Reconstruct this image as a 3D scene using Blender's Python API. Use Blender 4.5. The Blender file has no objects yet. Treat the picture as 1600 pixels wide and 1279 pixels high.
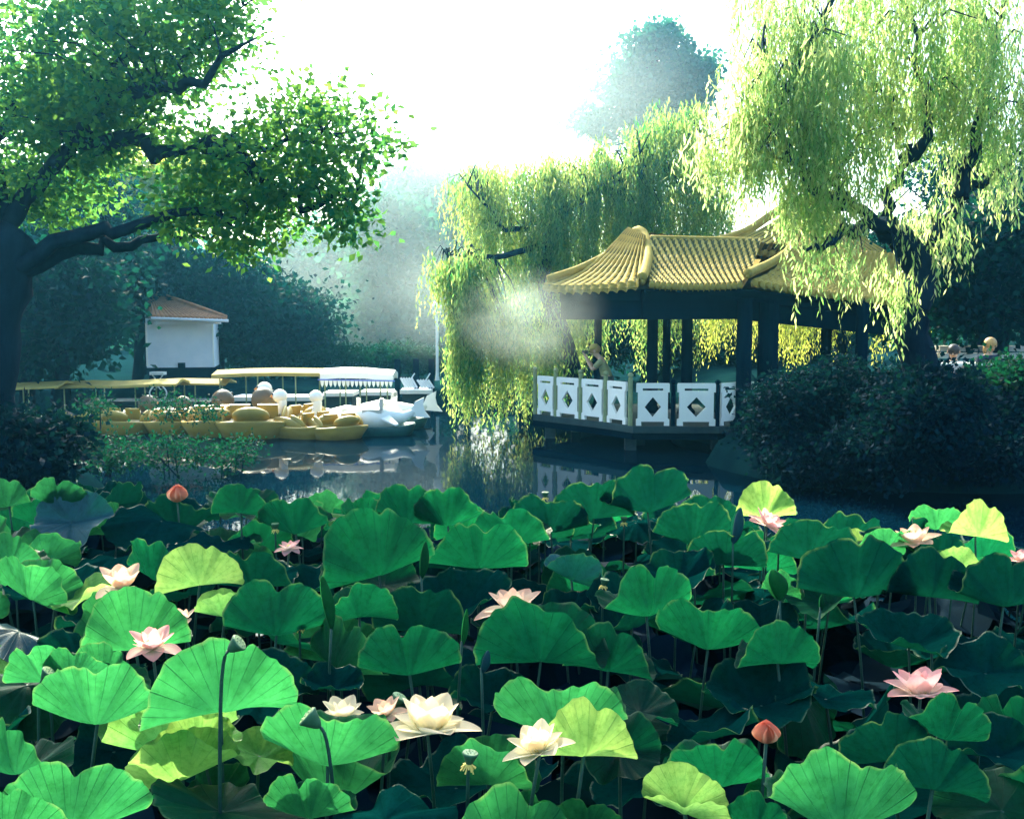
import bpy, math, random
import numpy as np
from mathutils import Vector, Matrix
R = math.radians
# ------------------------------------------------------------------ camera
CAMH, F, PITCH = 2.6, 1600.0, R(5.09)
scene = bpy.context.scene
col = scene.collection
cd = bpy.data.cameras.new('camera'); cam = bpy.data.objects.new('camera', cd); col.objects.link(cam)
cam.location = (0, 0, CAMH); cam.rotation_euler = (R(90) - PITCH, 0, 0)
cd.sensor_width = 36; cd.lens = 36; cd.clip_start = .05; cd.clip_end = 3000
scene.camera = cam
# ------------------------------------------------------------------ light
SUN_EL, SUN_AZ = R(38), R(-20)          # azimuth measured from +Y, negative = left
w = bpy.data.worlds.new('World'); scene.world = w; w.use_nodes = True
nt = w.node_tree; bg = nt.nodes['Background']
sky = nt.nodes.new('ShaderNodeTexSky'); sky.sky_type = 'NISHITA'; sky.sun_disc = False
sky.sun_elevation = SUN_EL; sky.sun_rotation = SUN_AZ; sky.air_density = 1.0; sky.dust_density = 4.0; sky.ozone_density = 1.5
tint = nt.nodes.new('ShaderNodeMix'); tint.data_type = 'RGBA'; tint.blend_type = 'MULTIPLY'
tint.inputs[0].default_value = 1.0; tint.inputs[7].default_value = (.85, 1.0, 1.0, 1)
nt.links.new(sky.outputs[0], tint.inputs[6]); nt.links.new(tint.outputs[2], bg.inputs[0])
bg.inputs[1].default_value = .15
sd = bpy.data.lights.new('sun', 'SUN'); sun = bpy.data.objects.new('sun', sd); col.objects.link(sun)
sd.energy = 3.2; sd.angle = R(.6); sd.color = (1, .92, .68)
sdir = Vector((math.sin(SUN_AZ) * math.cos(SUN_EL), math.cos(SUN_AZ) * math.cos(SUN_EL), math.sin(SUN_EL)))
sun.rotation_euler = (-sdir).to_track_quat('-Z', 'Y').to_euler()
vs = scene.view_settings; vs.view_transform = 'Standard'; vs.look = 'None'; vs.exposure = 2.2; vs.gamma = 1
cy = scene.cycles; cy.max_bounces = 7; cy.diffuse_bounces = 3; cy.glossy_bounces = 3; cy.transmission_bounces = 4
cy.transparent_max_bounces = 6; cy.volume_bounces = 1; cy.volume_step_rate = 3.0; cy.volume_max_steps = 64
cy.use_denoising = True; cy.sample_clamp_indirect = 6; cy.caustics_reflective = False; cy.caustics_refractive = False
# ------------------------------------------------------------------ helpers
cP, sP = math.cos(PITCH), math.sin(PITCH)
def ray(px, py):
    u = (px - 800) / F; v = (639.5 - py) / F
    return Vector((u, cP + v * sP, -sP + v * cP))
def P(px, py, Y):
    d = ray(px, py); return Vector((0, 0, CAMH)) + d * (Y / d.y)
def PZ(px, py, z):
    d = ray(px, py); return Vector((0, 0, CAMH)) + d * ((z - CAMH) / d.z)
def proj(p):
    x, y, z = p[0], p[1], p[2] - CAMH
    f = y * cP - z * sP; up = y * sP + z * cP
    return 800 + F * x / f, 639.5 - F * up / f
def tag(o, label=None, cat=None, group=None, kind=None):
    if label: o['label'] = label
    if cat: o['category'] = cat
    if group: o['group'] = group
    if kind: o['kind'] = kind
    return o
def empty(name, loc, label, cat, group=None, rz=0.0):
    o = bpy.data.objects.new(name, None); col.objects.link(o); o.location = loc; o.rotation_euler = (0, 0, rz)
    o.empty_display_size = .1
    return tag(o, label, cat, group)
def link(name, me, mat=None, parent=None, world=True):
    """a mesh object; vertices are world coordinates unless world is False (then local to its parent)"""
    if mat is not None and len(me.materials) == 0:
        for m_ in (mat if isinstance(mat, (list, tuple)) else [mat]): me.materials.append(m_)
    o = bpy.data.objects.new(name, me); col.objects.link(o)
    if parent is not None:
        o.parent = parent
        if world:
            pm = Matrix.LocRotScale(parent.location, parent.rotation_euler, parent.scale)
            q = parent.parent
            while q is not None:
                pm = Matrix.LocRotScale(q.location, q.rotation_euler, q.scale) @ pm; q = q.parent
            o.matrix_parent_inverse = pm.inverted()
    return o
def np_mesh(name, V, Fc, rnd=None, smooth=False, uv=None):
    V = np.asarray(V, dtype=np.float32); Fc = np.asarray(Fc, dtype=np.int32)
    me = bpy.data.meshes.new(name); n, k = Fc.shape
    me.vertices.add(len(V)); me.vertices.foreach_set('co', V.ravel())
    me.loops.add(n * k); me.loops.foreach_set('vertex_index', Fc.ravel())
    me.polygons.add(n); me.polygons.foreach_set('loop_start', np.arange(0, n * k, k, dtype=np.int32))
    me.polygons.foreach_set('loop_total', np.full(n, k, dtype=np.int32))
    if smooth: me.polygons.foreach_set('use_smooth', np.ones(n, dtype=bool))
    if rnd is not None:
        a = me.attributes.new('rnd', 'FLOAT', 'POINT'); a.data.foreach_set('value', np.asarray(rnd, dtype=np.float32))
    if uv is not None:
        l = me.uv_layers.new(name='UVMap'); l.data.foreach_set('uv', np.asarray(uv, dtype=np.float32)[Fc.ravel()].ravel())
    me.update(calc_edges=True); me.validate()
    return me
class MB:
    """collects polygons for one mesh"""
    def __init__(s): s.v = []; s.f = []; s.m = []
    def add(s, vs, fs, mi=0):
        b = len(s.v); s.v += [tuple(q) for q in vs]; s.f += [tuple(b + i for i in f) for f in fs]; s.m += [mi] * len(fs)
        return s
    def box(s, c, d, M=None, mi=0):
        x, y, z = d[0] / 2, d[1] / 2, d[2] / 2
        vs = [Vector((a * x, b * y, e * z)) for e in (-1, 1) for b in (-1, 1) for a in (-1, 1)]
        if M is not None: vs = [M @ q for q in vs]
        vs = [q + Vector(c) for q in vs]
        return s.add(vs, [(0, 2, 3, 1), (4, 5, 7, 6), (0, 1, 5, 4), (2, 6, 7, 3), (0, 4, 6, 2), (1, 3, 7, 5)], mi)
    def prism(s, poly, off, mi=0):
        """planar polygon (world points) extruded by vector off"""
        n = len(poly); off = Vector(off); vs = [Vector(p) for p in poly] + [Vector(p) + off for p in poly]
        fs = [tuple(range(n)), tuple(range(2 * n - 1, n - 1, -1))] + [(i, i + n, (i + 1) % n + n, (i + 1) % n) for i in range(n)]
        return s.add(vs, fs, mi)
    def tube(s, pts, rad, sides=8, mi=0, cap=True):
        pts = [Vector(p) for p in pts]; n = len(pts)
        if not isinstance(rad, (list, tuple, np.ndarray)): rad = [rad] * n
        vs = []; ref = Vector((.31, .2, .93))
        for i, p in enumerate(pts):
            d = (pts[min(i + 1, n - 1)] - pts[max(i - 1, 0)])
            d = d.normalized() if d.length > 1e-9 else Vector((0, 0, 1))
            if abs(d.dot(ref)) > .97: ref = Vector((.9, -.3, .1))
            a = d.cross(ref).normalized(); b = d.cross(a)
            for k in range(sides):
                t = 2 * math.pi * k / sides
                vs.append(p + (a * math.cos(t) + b * math.sin(t)) * rad[i])
        fs = [(i * sides + k, i * sides + (k + 1) % sides, (i + 1) * sides + (k + 1) % sides, (i + 1) * sides + k) for i in range(n - 1) for k in range(sides)]
        if cap: fs += [tuple(range(sides - 1, -1, -1)), tuple((n - 1) * sides + k for k in range(sides))]
        return s.add(vs, fs, mi)
    def lathe(s, prof, c=(0, 0, 0), sides=16, M=None, mi=0, sx=1, sy=1):
        vs = []; c = Vector(c)
        for r_, z in prof:
            for k in range(sides):
                t = 2 * math.pi * k / sides; q = Vector((r_ * math.cos(t) * sx, r_ * math.sin(t) * sy, z))
                if M is not None: q = M @ q
                vs.append(c + q)
        n = len(prof)
        fs = [(i * sides + k, i * sides + (k + 1) % sides, (i + 1) * sides + (k + 1) % sides, (i + 1) * sides + k) for i in range(n - 1) for k in range(sides)]
        fs += [tuple(range(sides - 1, -1, -1)), tuple((n - 1) * sides + k for k in range(sides))]
        return s.add(vs, fs, mi)
    def ball(s, c, r_, M=None, sides=14, rings=9, mi=0):
        prof = [(max(math.sin(math.pi * i / rings), .02), -math.cos(math.pi * i / rings)) for i in range(rings + 1)]
        S = Matrix.Diagonal(Vector(r_ if isinstance(r_, (tuple, list)) else (r_,) * 3))
        return s.lathe(prof, c, sides, (M @ S) if M is not None else S, mi)
    def build(s, name, mat, parent=None, smooth=False, world=True):
        me = bpy.data.meshes.new(name); me.from_pydata(s.v, [], s.f)
        if smooth: me.polygons.foreach_set('use_smooth', [True] * len(me.polygons))
        if any(s.m): me.polygons.foreach_set('material_index', s.m)
        me.update()
        return link(name, me, mat, parent, world)
# ------------------------------------------------------------------ materials
def newmat(name):
    m = bpy.data.materials.new(name); m.use_nodes = True; t = m.node_tree; t.nodes.clear()
    o = t.nodes.new('ShaderNodeOutputMaterial'); return m, t, o
def nd(t, typ, **kw):
    n = t.nodes.new(typ)
    for k, v_ in kw.items():
        if k.startswith('i_'):
            key = k[2:]; n.inputs[int(key) if key.isdigit() else key.replace('_', ' ')].default_value = v_
        else: setattr(n, k, v_)
    return n
def c4(c): return (c[0], c[1], c[2], 1)
def ramp(t, fac, stops):
    r_ = t.nodes.new('ShaderNodeValToRGB'); e = r_.color_ramp.elements
    while len(e) < len(stops): e.new(.5)
    for i, (p, c) in enumerate(stops): e[i].position = p; e[i].color = c4(c)
    t.links.new(fac, r_.inputs[0]); return r_.outputs[0]
def mat_solid(name, c1, c2=None, rough=.6, scale=6, bump=0.0, bscale=20, spec=.4, metal=0.0, stretch=(1, 1, 1)):
    m, t, o = newmat(name); b = nd(t, 'ShaderNodeBsdfPrincipled', i_Roughness=rough, i_Metallic=metal)
    b.inputs['Specular IOR Level'].default_value = spec
    tc = nd(t, 'ShaderNodeTexCoord'); mp = nd(t, 'ShaderNodeMapping'); mp.inputs['Scale'].default_value = stretch
    t.links.new(tc.outputs['Object'], mp.inputs[0])
    n = nd(t, 'ShaderNodeTexNoise', i_Scale=scale, i_Detail=6.0, i_Roughness=.65); t.links.new(mp.outputs[0], n.inputs['Vector'])
    c2 = c2 or tuple(x * .7 for x in c1)
    t.links.new(ramp(t, n.outputs[0], [(.3, c2), (.65, c1)]), b.inputs['Base Color'])
    if bump:
        n2 = nd(t, 'ShaderNodeTexNoise', i_Scale=bscale, i_Detail=5.0); t.links.new(mp.outputs[0], n2.inputs['Vector'])
        bp = nd(t, 'ShaderNodeBump', i_Strength=bump, i_Distance=.02); t.links.new(n2.outputs[0], bp.inputs['Height'])
        t.links.new(bp.outputs[0], b.inputs['Normal'])
    t.links.new(b.outputs[0], o.inputs[0]); return m
def mat_leaf(name, c1, c2, tr1, tr2, transl=.45, rough=.5, spec=.3, nscale=.6):
    """foliage: varied leaf colour per leaf (attribute rnd) and per clump (noise), part of the light passes through"""
    m, t, o = newmat(name)
    at = nd(t, 'ShaderNodeAttribute', attribute_name='rnd')
    ge = nd(t, 'ShaderNodeNewGeometry'); n = nd(t, 'ShaderNodeTexNoise', i_Scale=nscale, i_Detail=2.0)
    t.links.new(ge.outputs['Position'], n.inputs['Vector'])
    mx = nd(t, 'ShaderNodeMath', operation='MULTIPLY_ADD'); mx.inputs[1].default_value = .5
    ml = nd(t, 'ShaderNodeMath', operation='MULTIPLY'); ml.inputs[1].default_value = .55
    t.links.new(at.outputs['Fac'], mx.inputs[0]); t.links.new(n.outputs[0], ml.inputs[0]); t.links.new(ml.outputs[0], mx.inputs[2])
    b = nd(t, 'ShaderNodeBsdfPrincipled', i_Roughness=rough); b.inputs['Specular IOR Level'].default_value = spec
    tr = nd(t, 'ShaderNodeBsdfTranslucent'); ms = nd(t, 'ShaderNodeMixShader'); ms.inputs[0].default_value = transl
    t.links.new(ramp(t, mx.outputs[0], [(.15, c1), (.85, c2)]), b.inputs['Base Color'])
    t.links.new(ramp(t, mx.outputs[0], [(.15, tr1), (.85, tr2)]), tr.inputs[0])
    t.links.new(b.outputs[0], ms.inputs[1]); t.links.new(tr.outputs[0], ms.inputs[2]); t.links.new(ms.outputs[0], o.inputs[0])
    return m
M = {}
M['bark'] = mat_solid('bark', (.008, .025, .04), (.003, .01, .02), .95, 5, .6, 14, .05, stretch=(1, 1, .3))
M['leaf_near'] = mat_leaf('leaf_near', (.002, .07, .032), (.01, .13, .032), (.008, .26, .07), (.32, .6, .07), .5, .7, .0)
M['leaf_shaded'] = mat_leaf('leaf_shaded', (.001, .016, .03), (.002, .032, .033), (.001, .05, .045), (.01, .12, .05), .3, .7, .05)  # shade on the backlit trees is put into these dark blue colours
M['leaf_sun'] = mat_leaf('leaf_sun', (.08, .2, .04), (.24, .3, .05), (.5, .68, .08), (.95, .9, .2), .6, .6, .15)  # sunlight on the leaves is put into this yellower colour
M['leaf_willow'] = mat_leaf('leaf_willow', (.01, .17, .04), (.3, .4, .09), (.2, .58, .09), (.99, .98, .45), .66, .7, .0, nscale=.9)
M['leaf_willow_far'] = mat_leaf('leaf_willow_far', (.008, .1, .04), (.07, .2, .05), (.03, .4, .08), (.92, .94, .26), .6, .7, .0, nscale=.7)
M['leaf_far'] = mat_leaf('leaf_far', (.012, .09, .08), (.03, .13, .08), (.02, .22, .14), (.08, .34, .15), .3, .7, .08)  # distance haze is put into these paler teal colours
M['withy'] = mat_solid('willow_twig', (.12, .16, .04), (.05, .09, .03), .8, 5, spec=.0)
M['shrub'] = mat_leaf('shrub', (.0003, .010, .026), (.0006, .017, .028), (.001, .02, .025), (.006, .05, .03), .2, .8, spec=.03)  # deep shade is put into these near black blue colours
M['weed'] = mat_leaf('weed', (.001, .02, .02), (.003, .045, .025), (.002, .06, .03), (.012, .12, .04), .35, .7, .06)
M['ground'] = mat_solid('ground', (.006, .03, .03), (.002, .012, .018), .95, 1.2, .5, 6, .0)
M['white'] = mat_solid('white_paint', (.95, .93, .84), (.88, .86, .78), .45, 3, .05, 8)
M['whitewall'] = mat_solid('whitewashed_wall', (.85, .86, .88), (.72, .76, .8), .8, 1.6, .1, 8, .2)
M['roofy'] = mat_solid('glazed_yellow_tile', (.46, .33, .075), (.32, .225, .05), .6, 5, .15, 25, .03)
M['roofdark'] = mat_solid('shaded_pan_tile', (.13, .12, .045), (.07, .075, .03), .8, 6, .1, spec=.03)  # shade of the roof valleys is put into the pan colour
M['roofo'] = mat_solid('orange_tile', (.5, .23, .1), (.3, .14, .07), .7, 6, .2)
M['post'] = mat_solid('navy_shaded_wood', (.001, .012, .028), (.0006, .008, .02), .8, 3, .1, spec=.0, stretch=(1, 1, .2))  # navy shade under the roof is put into the wood colour
M['stone'] = mat_solid('weathered_stone', (.03, .06, .058), (.015, .035, .04), .9, 4, .4)
M['palestone'] = mat_solid('pale_stone', (.6, .57, .5), (.4, .4, .36), .9, 4, .3)
M['yellow'] = mat_solid('yellow_fibreglass', (.42, .28, .05), (.3, .2, .04), .4, 3, 0, spec=.25)
M['canvasy'] = mat_solid('yellow_canvas', (.5, .38, .09), (.36, .28, .08), .85, 3, .1)
M['brown'] = mat_solid('brown_fibreglass', (.15, .095, .04), (.09, .06, .03), .35, 4, 0, spec=.4)
M['hullg'] = mat_solid('dark_green_hull', (.015, .09, .075), (.01, .05, .05), .4, 4, .05)
M['orange'] = mat_solid('orange_beak', (.75, .28, .05), (.6, .2, .04), .4)
M['blue'] = mat_solid('blue_trim', (.12, .2, .65), (.1, .15, .5), .6)
M['steel'] = mat_solid('thin_pole_paint', (.3, .34, .16), (.2, .25, .12), .5)
M['skin'] = mat_solid('skin', (.62, .38, .25), (.5, .3, .2), .5, 8)
M['hair_lit'] = mat_solid('sunlit_hair', (.5, .3, .1), (.32, .18, .07), .5, 30, .3, stretch=(1, 1, .2))  # light falling on the hair is put into its pale colour
M['hair_dark'] = mat_solid('dark_hair', (.05, .035, .03), (.02, .02, .02), .45, 30, .3)
M['olive'] = mat_solid('olive_shirt', (.3, .3, .14), (.2, .22, .1), .9)
M['navy'] = mat_solid('dark_navy_top', (.02, .03, .06), (.01, .02, .04), .9)
M['greytop'] = mat_solid('pale_top', (.6, .6, .6), (.45, .45, .47), .9)
M['trousers'] = mat_solid('dark_trousers', (.06, .08, .08), (.04, .05, .05), .9)
M['black'] = mat_solid('black_plastic', (.02, .025, .03), None, .35)
# lotus leaf blade
def mat_lotus(name, c1, c2, t1, t2, transl, spec_=.05):
    m, t, o = newmat(name); L = t.links
    uv = nd(t, 'ShaderNodeUVMap'); sp = nd(t, 'ShaderNodeSeparateXYZ'); L.new(uv.outputs[0], sp.inputs[0])
    def vein(n_, lo, width):
        a = nd(t, 'ShaderNodeMath', operation='MULTIPLY'); a.inputs[1].default_value = n_ * math.pi; L.new(sp.outputs[0], a.inputs[0])
        s_ = nd(t, 'ShaderNodeMath', operation='SINE'); L.new(a.outputs[0], s_.inputs[0])
        b_ = nd(t, 'ShaderNodeMath', operation='ABSOLUTE'); L.new(s_.outputs[0], b_.inputs[0])
        r_ = nd(t, 'ShaderNodeMapRange'); r_.inputs[1].default_value = 0; r_.inputs[2].default_value = width
        r_.inputs[3].default_value = 1; r_.inputs[4].default_value = 0; L.new(b_.outputs[0], r_.inputs[0])
        g = nd(t, 'ShaderNodeMapRange'); g.inputs[1].default_value = lo; g.inputs[2].default_value = lo + .15; L.new(sp.outputs[1], g.inputs[0])
        q = nd(t, 'ShaderNodeMath', operation='MULTIPLY'); L.new(r_.outputs[0], q.inputs[0]); L.new(g.outputs[0], q.inputs[1]); return q.outputs[0]
    v1 = vein(21, -.2, .12); v2 = vein(42, .55, .14)
    vm = nd(t, 'ShaderNodeMath', operation='MAXIMUM'); L.new(v1, vm.inputs[0]); L.new(v2, vm.inputs[1])
    oi = nd(t, 'ShaderNodeObjectInfo'); tc = nd(t, 'ShaderNodeTexCoord')
    n = nd(t, 'ShaderNodeTexNoise', i_Scale=2.2, i_Detail=4.0); L.new(tc.outputs['Object'], n.inputs['Vector'])
    n4 = nd(t, 'ShaderNodeTexNoise', i_Scale=28.0, i_Detail=4.0); L.new(tc.outputs['Object'], n4.inputs['Vector'])
    mx = nd(t, 'ShaderNodeMath', operation='MULTIPLY_ADD'); mx.inputs[1].default_value = .5; L.new(oi.outputs['Random'], mx.inputs[0])
    ml = nd(t, 'ShaderNodeMath', operation='MULTIPLY'); ml.inputs[1].default_value = .55; L.new(n.outputs[0], ml.inputs[0]); m3 = nd(t, 'ShaderNodeMath', operation='MULTIPLY_ADD'); m3.inputs[1].default_value = .32; m3.inputs[2].default_value = -.14; L.new(sp.outputs[1], m3.inputs[0])
    m4 = nd(t, 'ShaderNodeMath', operation='ADD'); L.new(ml.outputs[0], m4.inputs[0]); L.new(m3.outputs[0], m4.inputs[1]); L.new(m4.outputs[0], mx.inputs[2])
    base = ramp(t, mx.outputs[0], [(.1, c1), (.9, c2)]); trc = ramp(t, mx.outputs[0], [(.1, t1), (.55, tuple((a + b) / 2 for a, b in zip(t1, t2))), (.95, t2)])
    n7 = nd(t, 'ShaderNodeTexNoise', i_Scale=7.0, i_Detail=7.0, i_Roughness=.7); L.new(tc.outputs['Object'], n7.inputs['Vector'])
    blot = ramp(t, n7.outputs[0], [(.3, (.62, .7, .6)), (.5, (1, 1, 1)), (.72, (1.25, 1.12, 1.2))])
    def blotched(cin):
        x = nd(t, 'ShaderNodeMix', data_type='RGBA', blend_type='MULTIPLY'); x.inputs[0].default_value = 1.0; L.new(cin, x.inputs[6]); L.new(blot, x.inputs[7]); return x.outputs[2]
    base, trc = blotched(base), blotched(trc)
    def veined(cin, vc, amt):
        x = nd(t, 'ShaderNodeMix', data_type='RGBA'); f_ = nd(t, 'ShaderNodeMath', operation='MULTIPLY'); f_.inputs[1].default_value = amt
        L.new(vm.outputs[0], f_.inputs[0]); L.new(f_.outputs[0], x.inputs[0]); L.new(cin, x.inputs[6]); x.inputs[7].default_value = c4(vc); return x.outputs[2]
    # pale, slightly dry rim
    rm = nd(t, 'ShaderNodeMapRange'); rm.inputs[1].default_value = .955; rm.inputs[2].default_value = 1.0; L.new(sp.outputs[1], rm.inputs[0])
    rk = nd(t, 'ShaderNodeMath', operation='MULTIPLY'); n5 = nd(t, 'ShaderNodeMapRange'); n5.inputs[1].default_value = .45; n5.inputs[2].default_value = .7; L.new(n.outputs[0], n5.inputs[0]); L.new(rm.outputs[0], rk.inputs[0]); L.new(n5.outputs[0], rk.inputs[1])
    def rimmed(cin, rc):
        x = nd(t, 'ShaderNodeMix', data_type='RGBA'); L.new(rk.outputs[0], x.inputs[0]); L.new(cin, x.inputs[6]); x.inputs[7].default_value = c4(rc); return x.outputs[2]
    b = nd(t, 'ShaderNodeBsdfPrincipled', i_Roughness=.4); b.inputs['Specular IOR Level'].default_value = spec_
    tr = nd(t, 'ShaderNodeBsdfTranslucent'); ms = nd(t, 'ShaderNodeMixShader'); ms.inputs[0].default_value = transl
    sg_ = nd(t, 'ShaderNodeMath', operation='MULTIPLY_ADD'); sg_.inputs[1].default_value = .7; sg_.inputs[2].default_value = spec_; L.new(rk.outputs[0], sg_.inputs[0]); L.new(sg_.outputs[0], b.inputs['Specular IOR Level'])
    L.new(rimmed(veined(base, tuple(x * 1.7 for x in c2), .35), (.04, .12, .04)), b.inputs['Base Color'])
    L.new(rimmed(veined(trc, tuple(x * .5 for x in t1), .4), (.22, .4, .1)), tr.inputs[0])
    hs = nd(t, 'ShaderNodeMath', operation='MULTIPLY_ADD'); hs.inputs[1].default_value = .35; L.new(n4.outputs[0], hs.inputs[0])
    L.new(vm.outputs[0], hs.inputs[2])
    bp = nd(t, 'ShaderNodeBump', i_Strength=.5, i_Distance=.006); L.new(hs.outputs[0], bp.inputs['Height'])
    L.new(bp.outputs[0], b.inputs['Normal']); L.new(bp.outputs[0], tr.inputs['Normal'])
    L.new(b.outputs[0], ms.inputs[1]); L.new(tr.outputs[0], ms.inputs[2]); L.new(ms.outputs[0], o.inputs[0]); return m
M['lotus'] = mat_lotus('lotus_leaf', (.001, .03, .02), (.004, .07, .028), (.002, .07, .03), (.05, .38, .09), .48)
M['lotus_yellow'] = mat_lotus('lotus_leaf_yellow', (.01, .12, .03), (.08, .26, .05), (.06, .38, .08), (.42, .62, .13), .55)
M['lotus_shaded'] = mat_lotus('lotus_leaf_shaded', (.0005, .016, .022), (.001, .032, .026), (.001, .04, .025), (.003, .09, .035), .35, .0)  # darker copy of the leaf with shade put into its colours
M['lotus_half_shaded'] = mat_lotus('lotus_leaf_half_shaded', (.0008, .025, .02), (.002, .05, .025), (.001, .06, .03), (.008, .22, .06), .45)  # copy between the two, part shade put into its colours
M['lotus_sheen'] = mat_lotus('lotus_leaf_sheen', (.003, .035, .045), (.015, .07, .085), (.003, .1, .05), (.01, .16, .07), .25, .12)  # silvery sheen on a few leaves, put into their colour
M['stem'] = mat_solid('lotus_stem', (.006, .07, .035), (.003, .03, .025), .6, 9, .3, 90)
def mat_petal(name, base_c, tip_c):
    m, t, o = newmat(name); L = t.links
    uv = nd(t, 'ShaderNodeUVMap'); sp = nd(t, 'ShaderNodeSeparateXYZ'); L.new(uv.outputs[0], sp.inputs[0])
    cc = ramp(t, sp.outputs[1], [(.15, base_c), (.95, tip_c)])
    b = nd(t, 'ShaderNodeBsdfPrincipled', i_Roughness=.55); b.inputs['Specular IOR Level'].default_value = .2
    L.new(cc, b.inputs['Base Color']); tr = nd(t, 'ShaderNodeBsdfTranslucent'); L.new(cc, tr.inputs[0])
    w_ = nd(t, 'ShaderNodeMath', operation='MULTIPLY'); w_.inputs[1].default_value = 60; L.new(sp.outputs[0], w_.inputs[0])
    s_ = nd(t, 'ShaderNodeMath', operation='SINE'); L.new(w_.outputs[0], s_.inputs[0])
    bp = nd(t, 'ShaderNodeBump', i_Strength=.25, i_Distance=.003); L.new(s_.outputs[0], bp.inputs['Height']); L.new(bp.outputs[0], b.inputs['Normal'])
    ms = nd(t, 'ShaderNodeMixShader'); ms.inputs[0].default_value = .62
    L.new(b.outputs[0], ms.inputs[1]); L.new(tr.outputs[0], ms.inputs[2]); L.new(ms.outputs[0], o.inputs[0]); return m
M['petal_pink'] = mat_petal('petal_pink', (.9, .74, .6), (.86, .36, .34))
M['petal_pale'] = mat_petal('petal_pale', (.93, .82, .6), (.9, .5, .34))
M['petal_orange'] = mat_petal('petal_orange', (.85, .45, .25), (.8, .22, .12))
M['petal_white'] = mat_petal('petal_white', (.93, .88, .62), (.93, .72, .48))
M['stamen'] = mat_solid('stamen', (.8, .6, .15), (.65, .45, .1), .7)
M['pod'] = mat_solid('seed_pod', (.03, .12, .05), (.015, .07, .035), .7, 20, .2, 60)
M['podtop'] = mat_solid('seed_pod_top', (.2, .28, .12), (.12, .2, .08), .5, 20)  # paler than the cone: reflected sky put into the colour
# ------------------------------------------------------------------ setting: terrain, water
def sstep(a, b, x): t = np.clip((x - a) / (b - a), 0, 1); return t * t * (3 - 2 * t)
def land(x, y):
    """signed 'how far inside land' in metres (positive = land)"""
    front = 1.1 - y
    left = np.where(y < 15.5, -5.9 - x, -17 - x)
    left = np.where(y < 15.5, np.minimum(left, 15.5 - y + 0 * x), left)
    back = np.where(x < .2, y - 31.0, y - 25.2)
    rightb = np.minimum(x - 3.7 - .35 * np.sin(y * 1.3), y - 15.2 + .3 * np.sin(x * 1.1))
    right2 = x - 11
    return np.maximum.reduce([front, left, back, rightb, right2])
def height(x, y):
    d = land(x, y)
    h = -1.0 + 1.45 * sstep(-.5, .5, d)
    h = h + .55 * sstep(4.0, 6.5, x) * sstep(15.5, 17, y) * (1 - sstep(40, 60, y)) + .12 * np.sin(x * .9) * np.sin(y * .7) * sstep(.3, 2, d)
    return h
def axis(lo, hi, fine0, fine1, df, growth=1.35):
    a = list(np.arange(fine0, fine1 + df, df)); s_ = df
    q = fine0
    while q > lo: s_ *= growth; q -= s_; a.insert(0, q)
    s_ = df; q = a[-1]
    while q < hi: s_ *= growth; q += s_; a.append(q)
    return np.array(a)
xs = axis(-1500, 1500, -19, 14, .3); ys = axis(-900, 2500, -2, 36, .3)
X, Y = np.meshgrid(xs, ys); Z = height(X, Y)
V = np.stack([X, Y, Z], -1).reshape(-1, 3); nx, ny = len(xs), len(ys)
ii = (np.arange(ny - 1)[:, None] * nx + np.arange(nx - 1)[None]).ravel()
g = link('ground', np_mesh('ground', V, np.stack([ii, ii + 1, ii + nx + 1, ii + nx], 1), smooth=True), M['ground']); tag(g, kind='structure')
mw, t, o = newmat('pond_water')
b = nd(t, 'ShaderNodeBsdfPrincipled', i_Roughness=.03, i_IOR=1.33); b.inputs['Specular IOR Level'].default_value = .3; b.inputs['Base Color'].default_value = (.0005, .008, .02, 1)
tc = nd(t, 'ShaderNodeTexCoord'); mp = nd(t, 'ShaderNodeMapping'); mp.inputs['Scale'].default_value = (1, .55, 1); t.links.new(tc.outputs['Object'], mp.inputs[0])
n = nd(t, 'ShaderNodeTexNoise', i_Scale=2.4, i_Detail=3.0, i_Roughness=.55); t.links.new(mp.outputs[0], n.inputs['Vector'])
bp = nd(t, 'ShaderNodeBump', i_Strength=.04, i_Distance=.04); t.links.new(n.outputs[0], bp.inputs['Height']); t.links.new(bp.outputs[0], b.inputs['Normal'])
df = nd(t, 'ShaderNodeBsdfDiffuse'); df.inputs[0].default_value = (.0003, .006, .011, 1); mx_ = nd(t, 'ShaderNodeMixShader'); mx_.inputs[0].default_value = .46
t.links.new(df.outputs[0], mx_.inputs[1]); t.links.new(b.outputs[0], mx_.inputs[2]); t.links.new(mx_.outputs[0], o.inputs[0])
wv = [(-22, 0, 0), (13, 0, 0), (13, 34, 0), (-22, 34, 0)]
wt = MB().add(wv, [(0, 1, 2, 3)]).build('water', mw); tag(wt, kind='structure')
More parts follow.
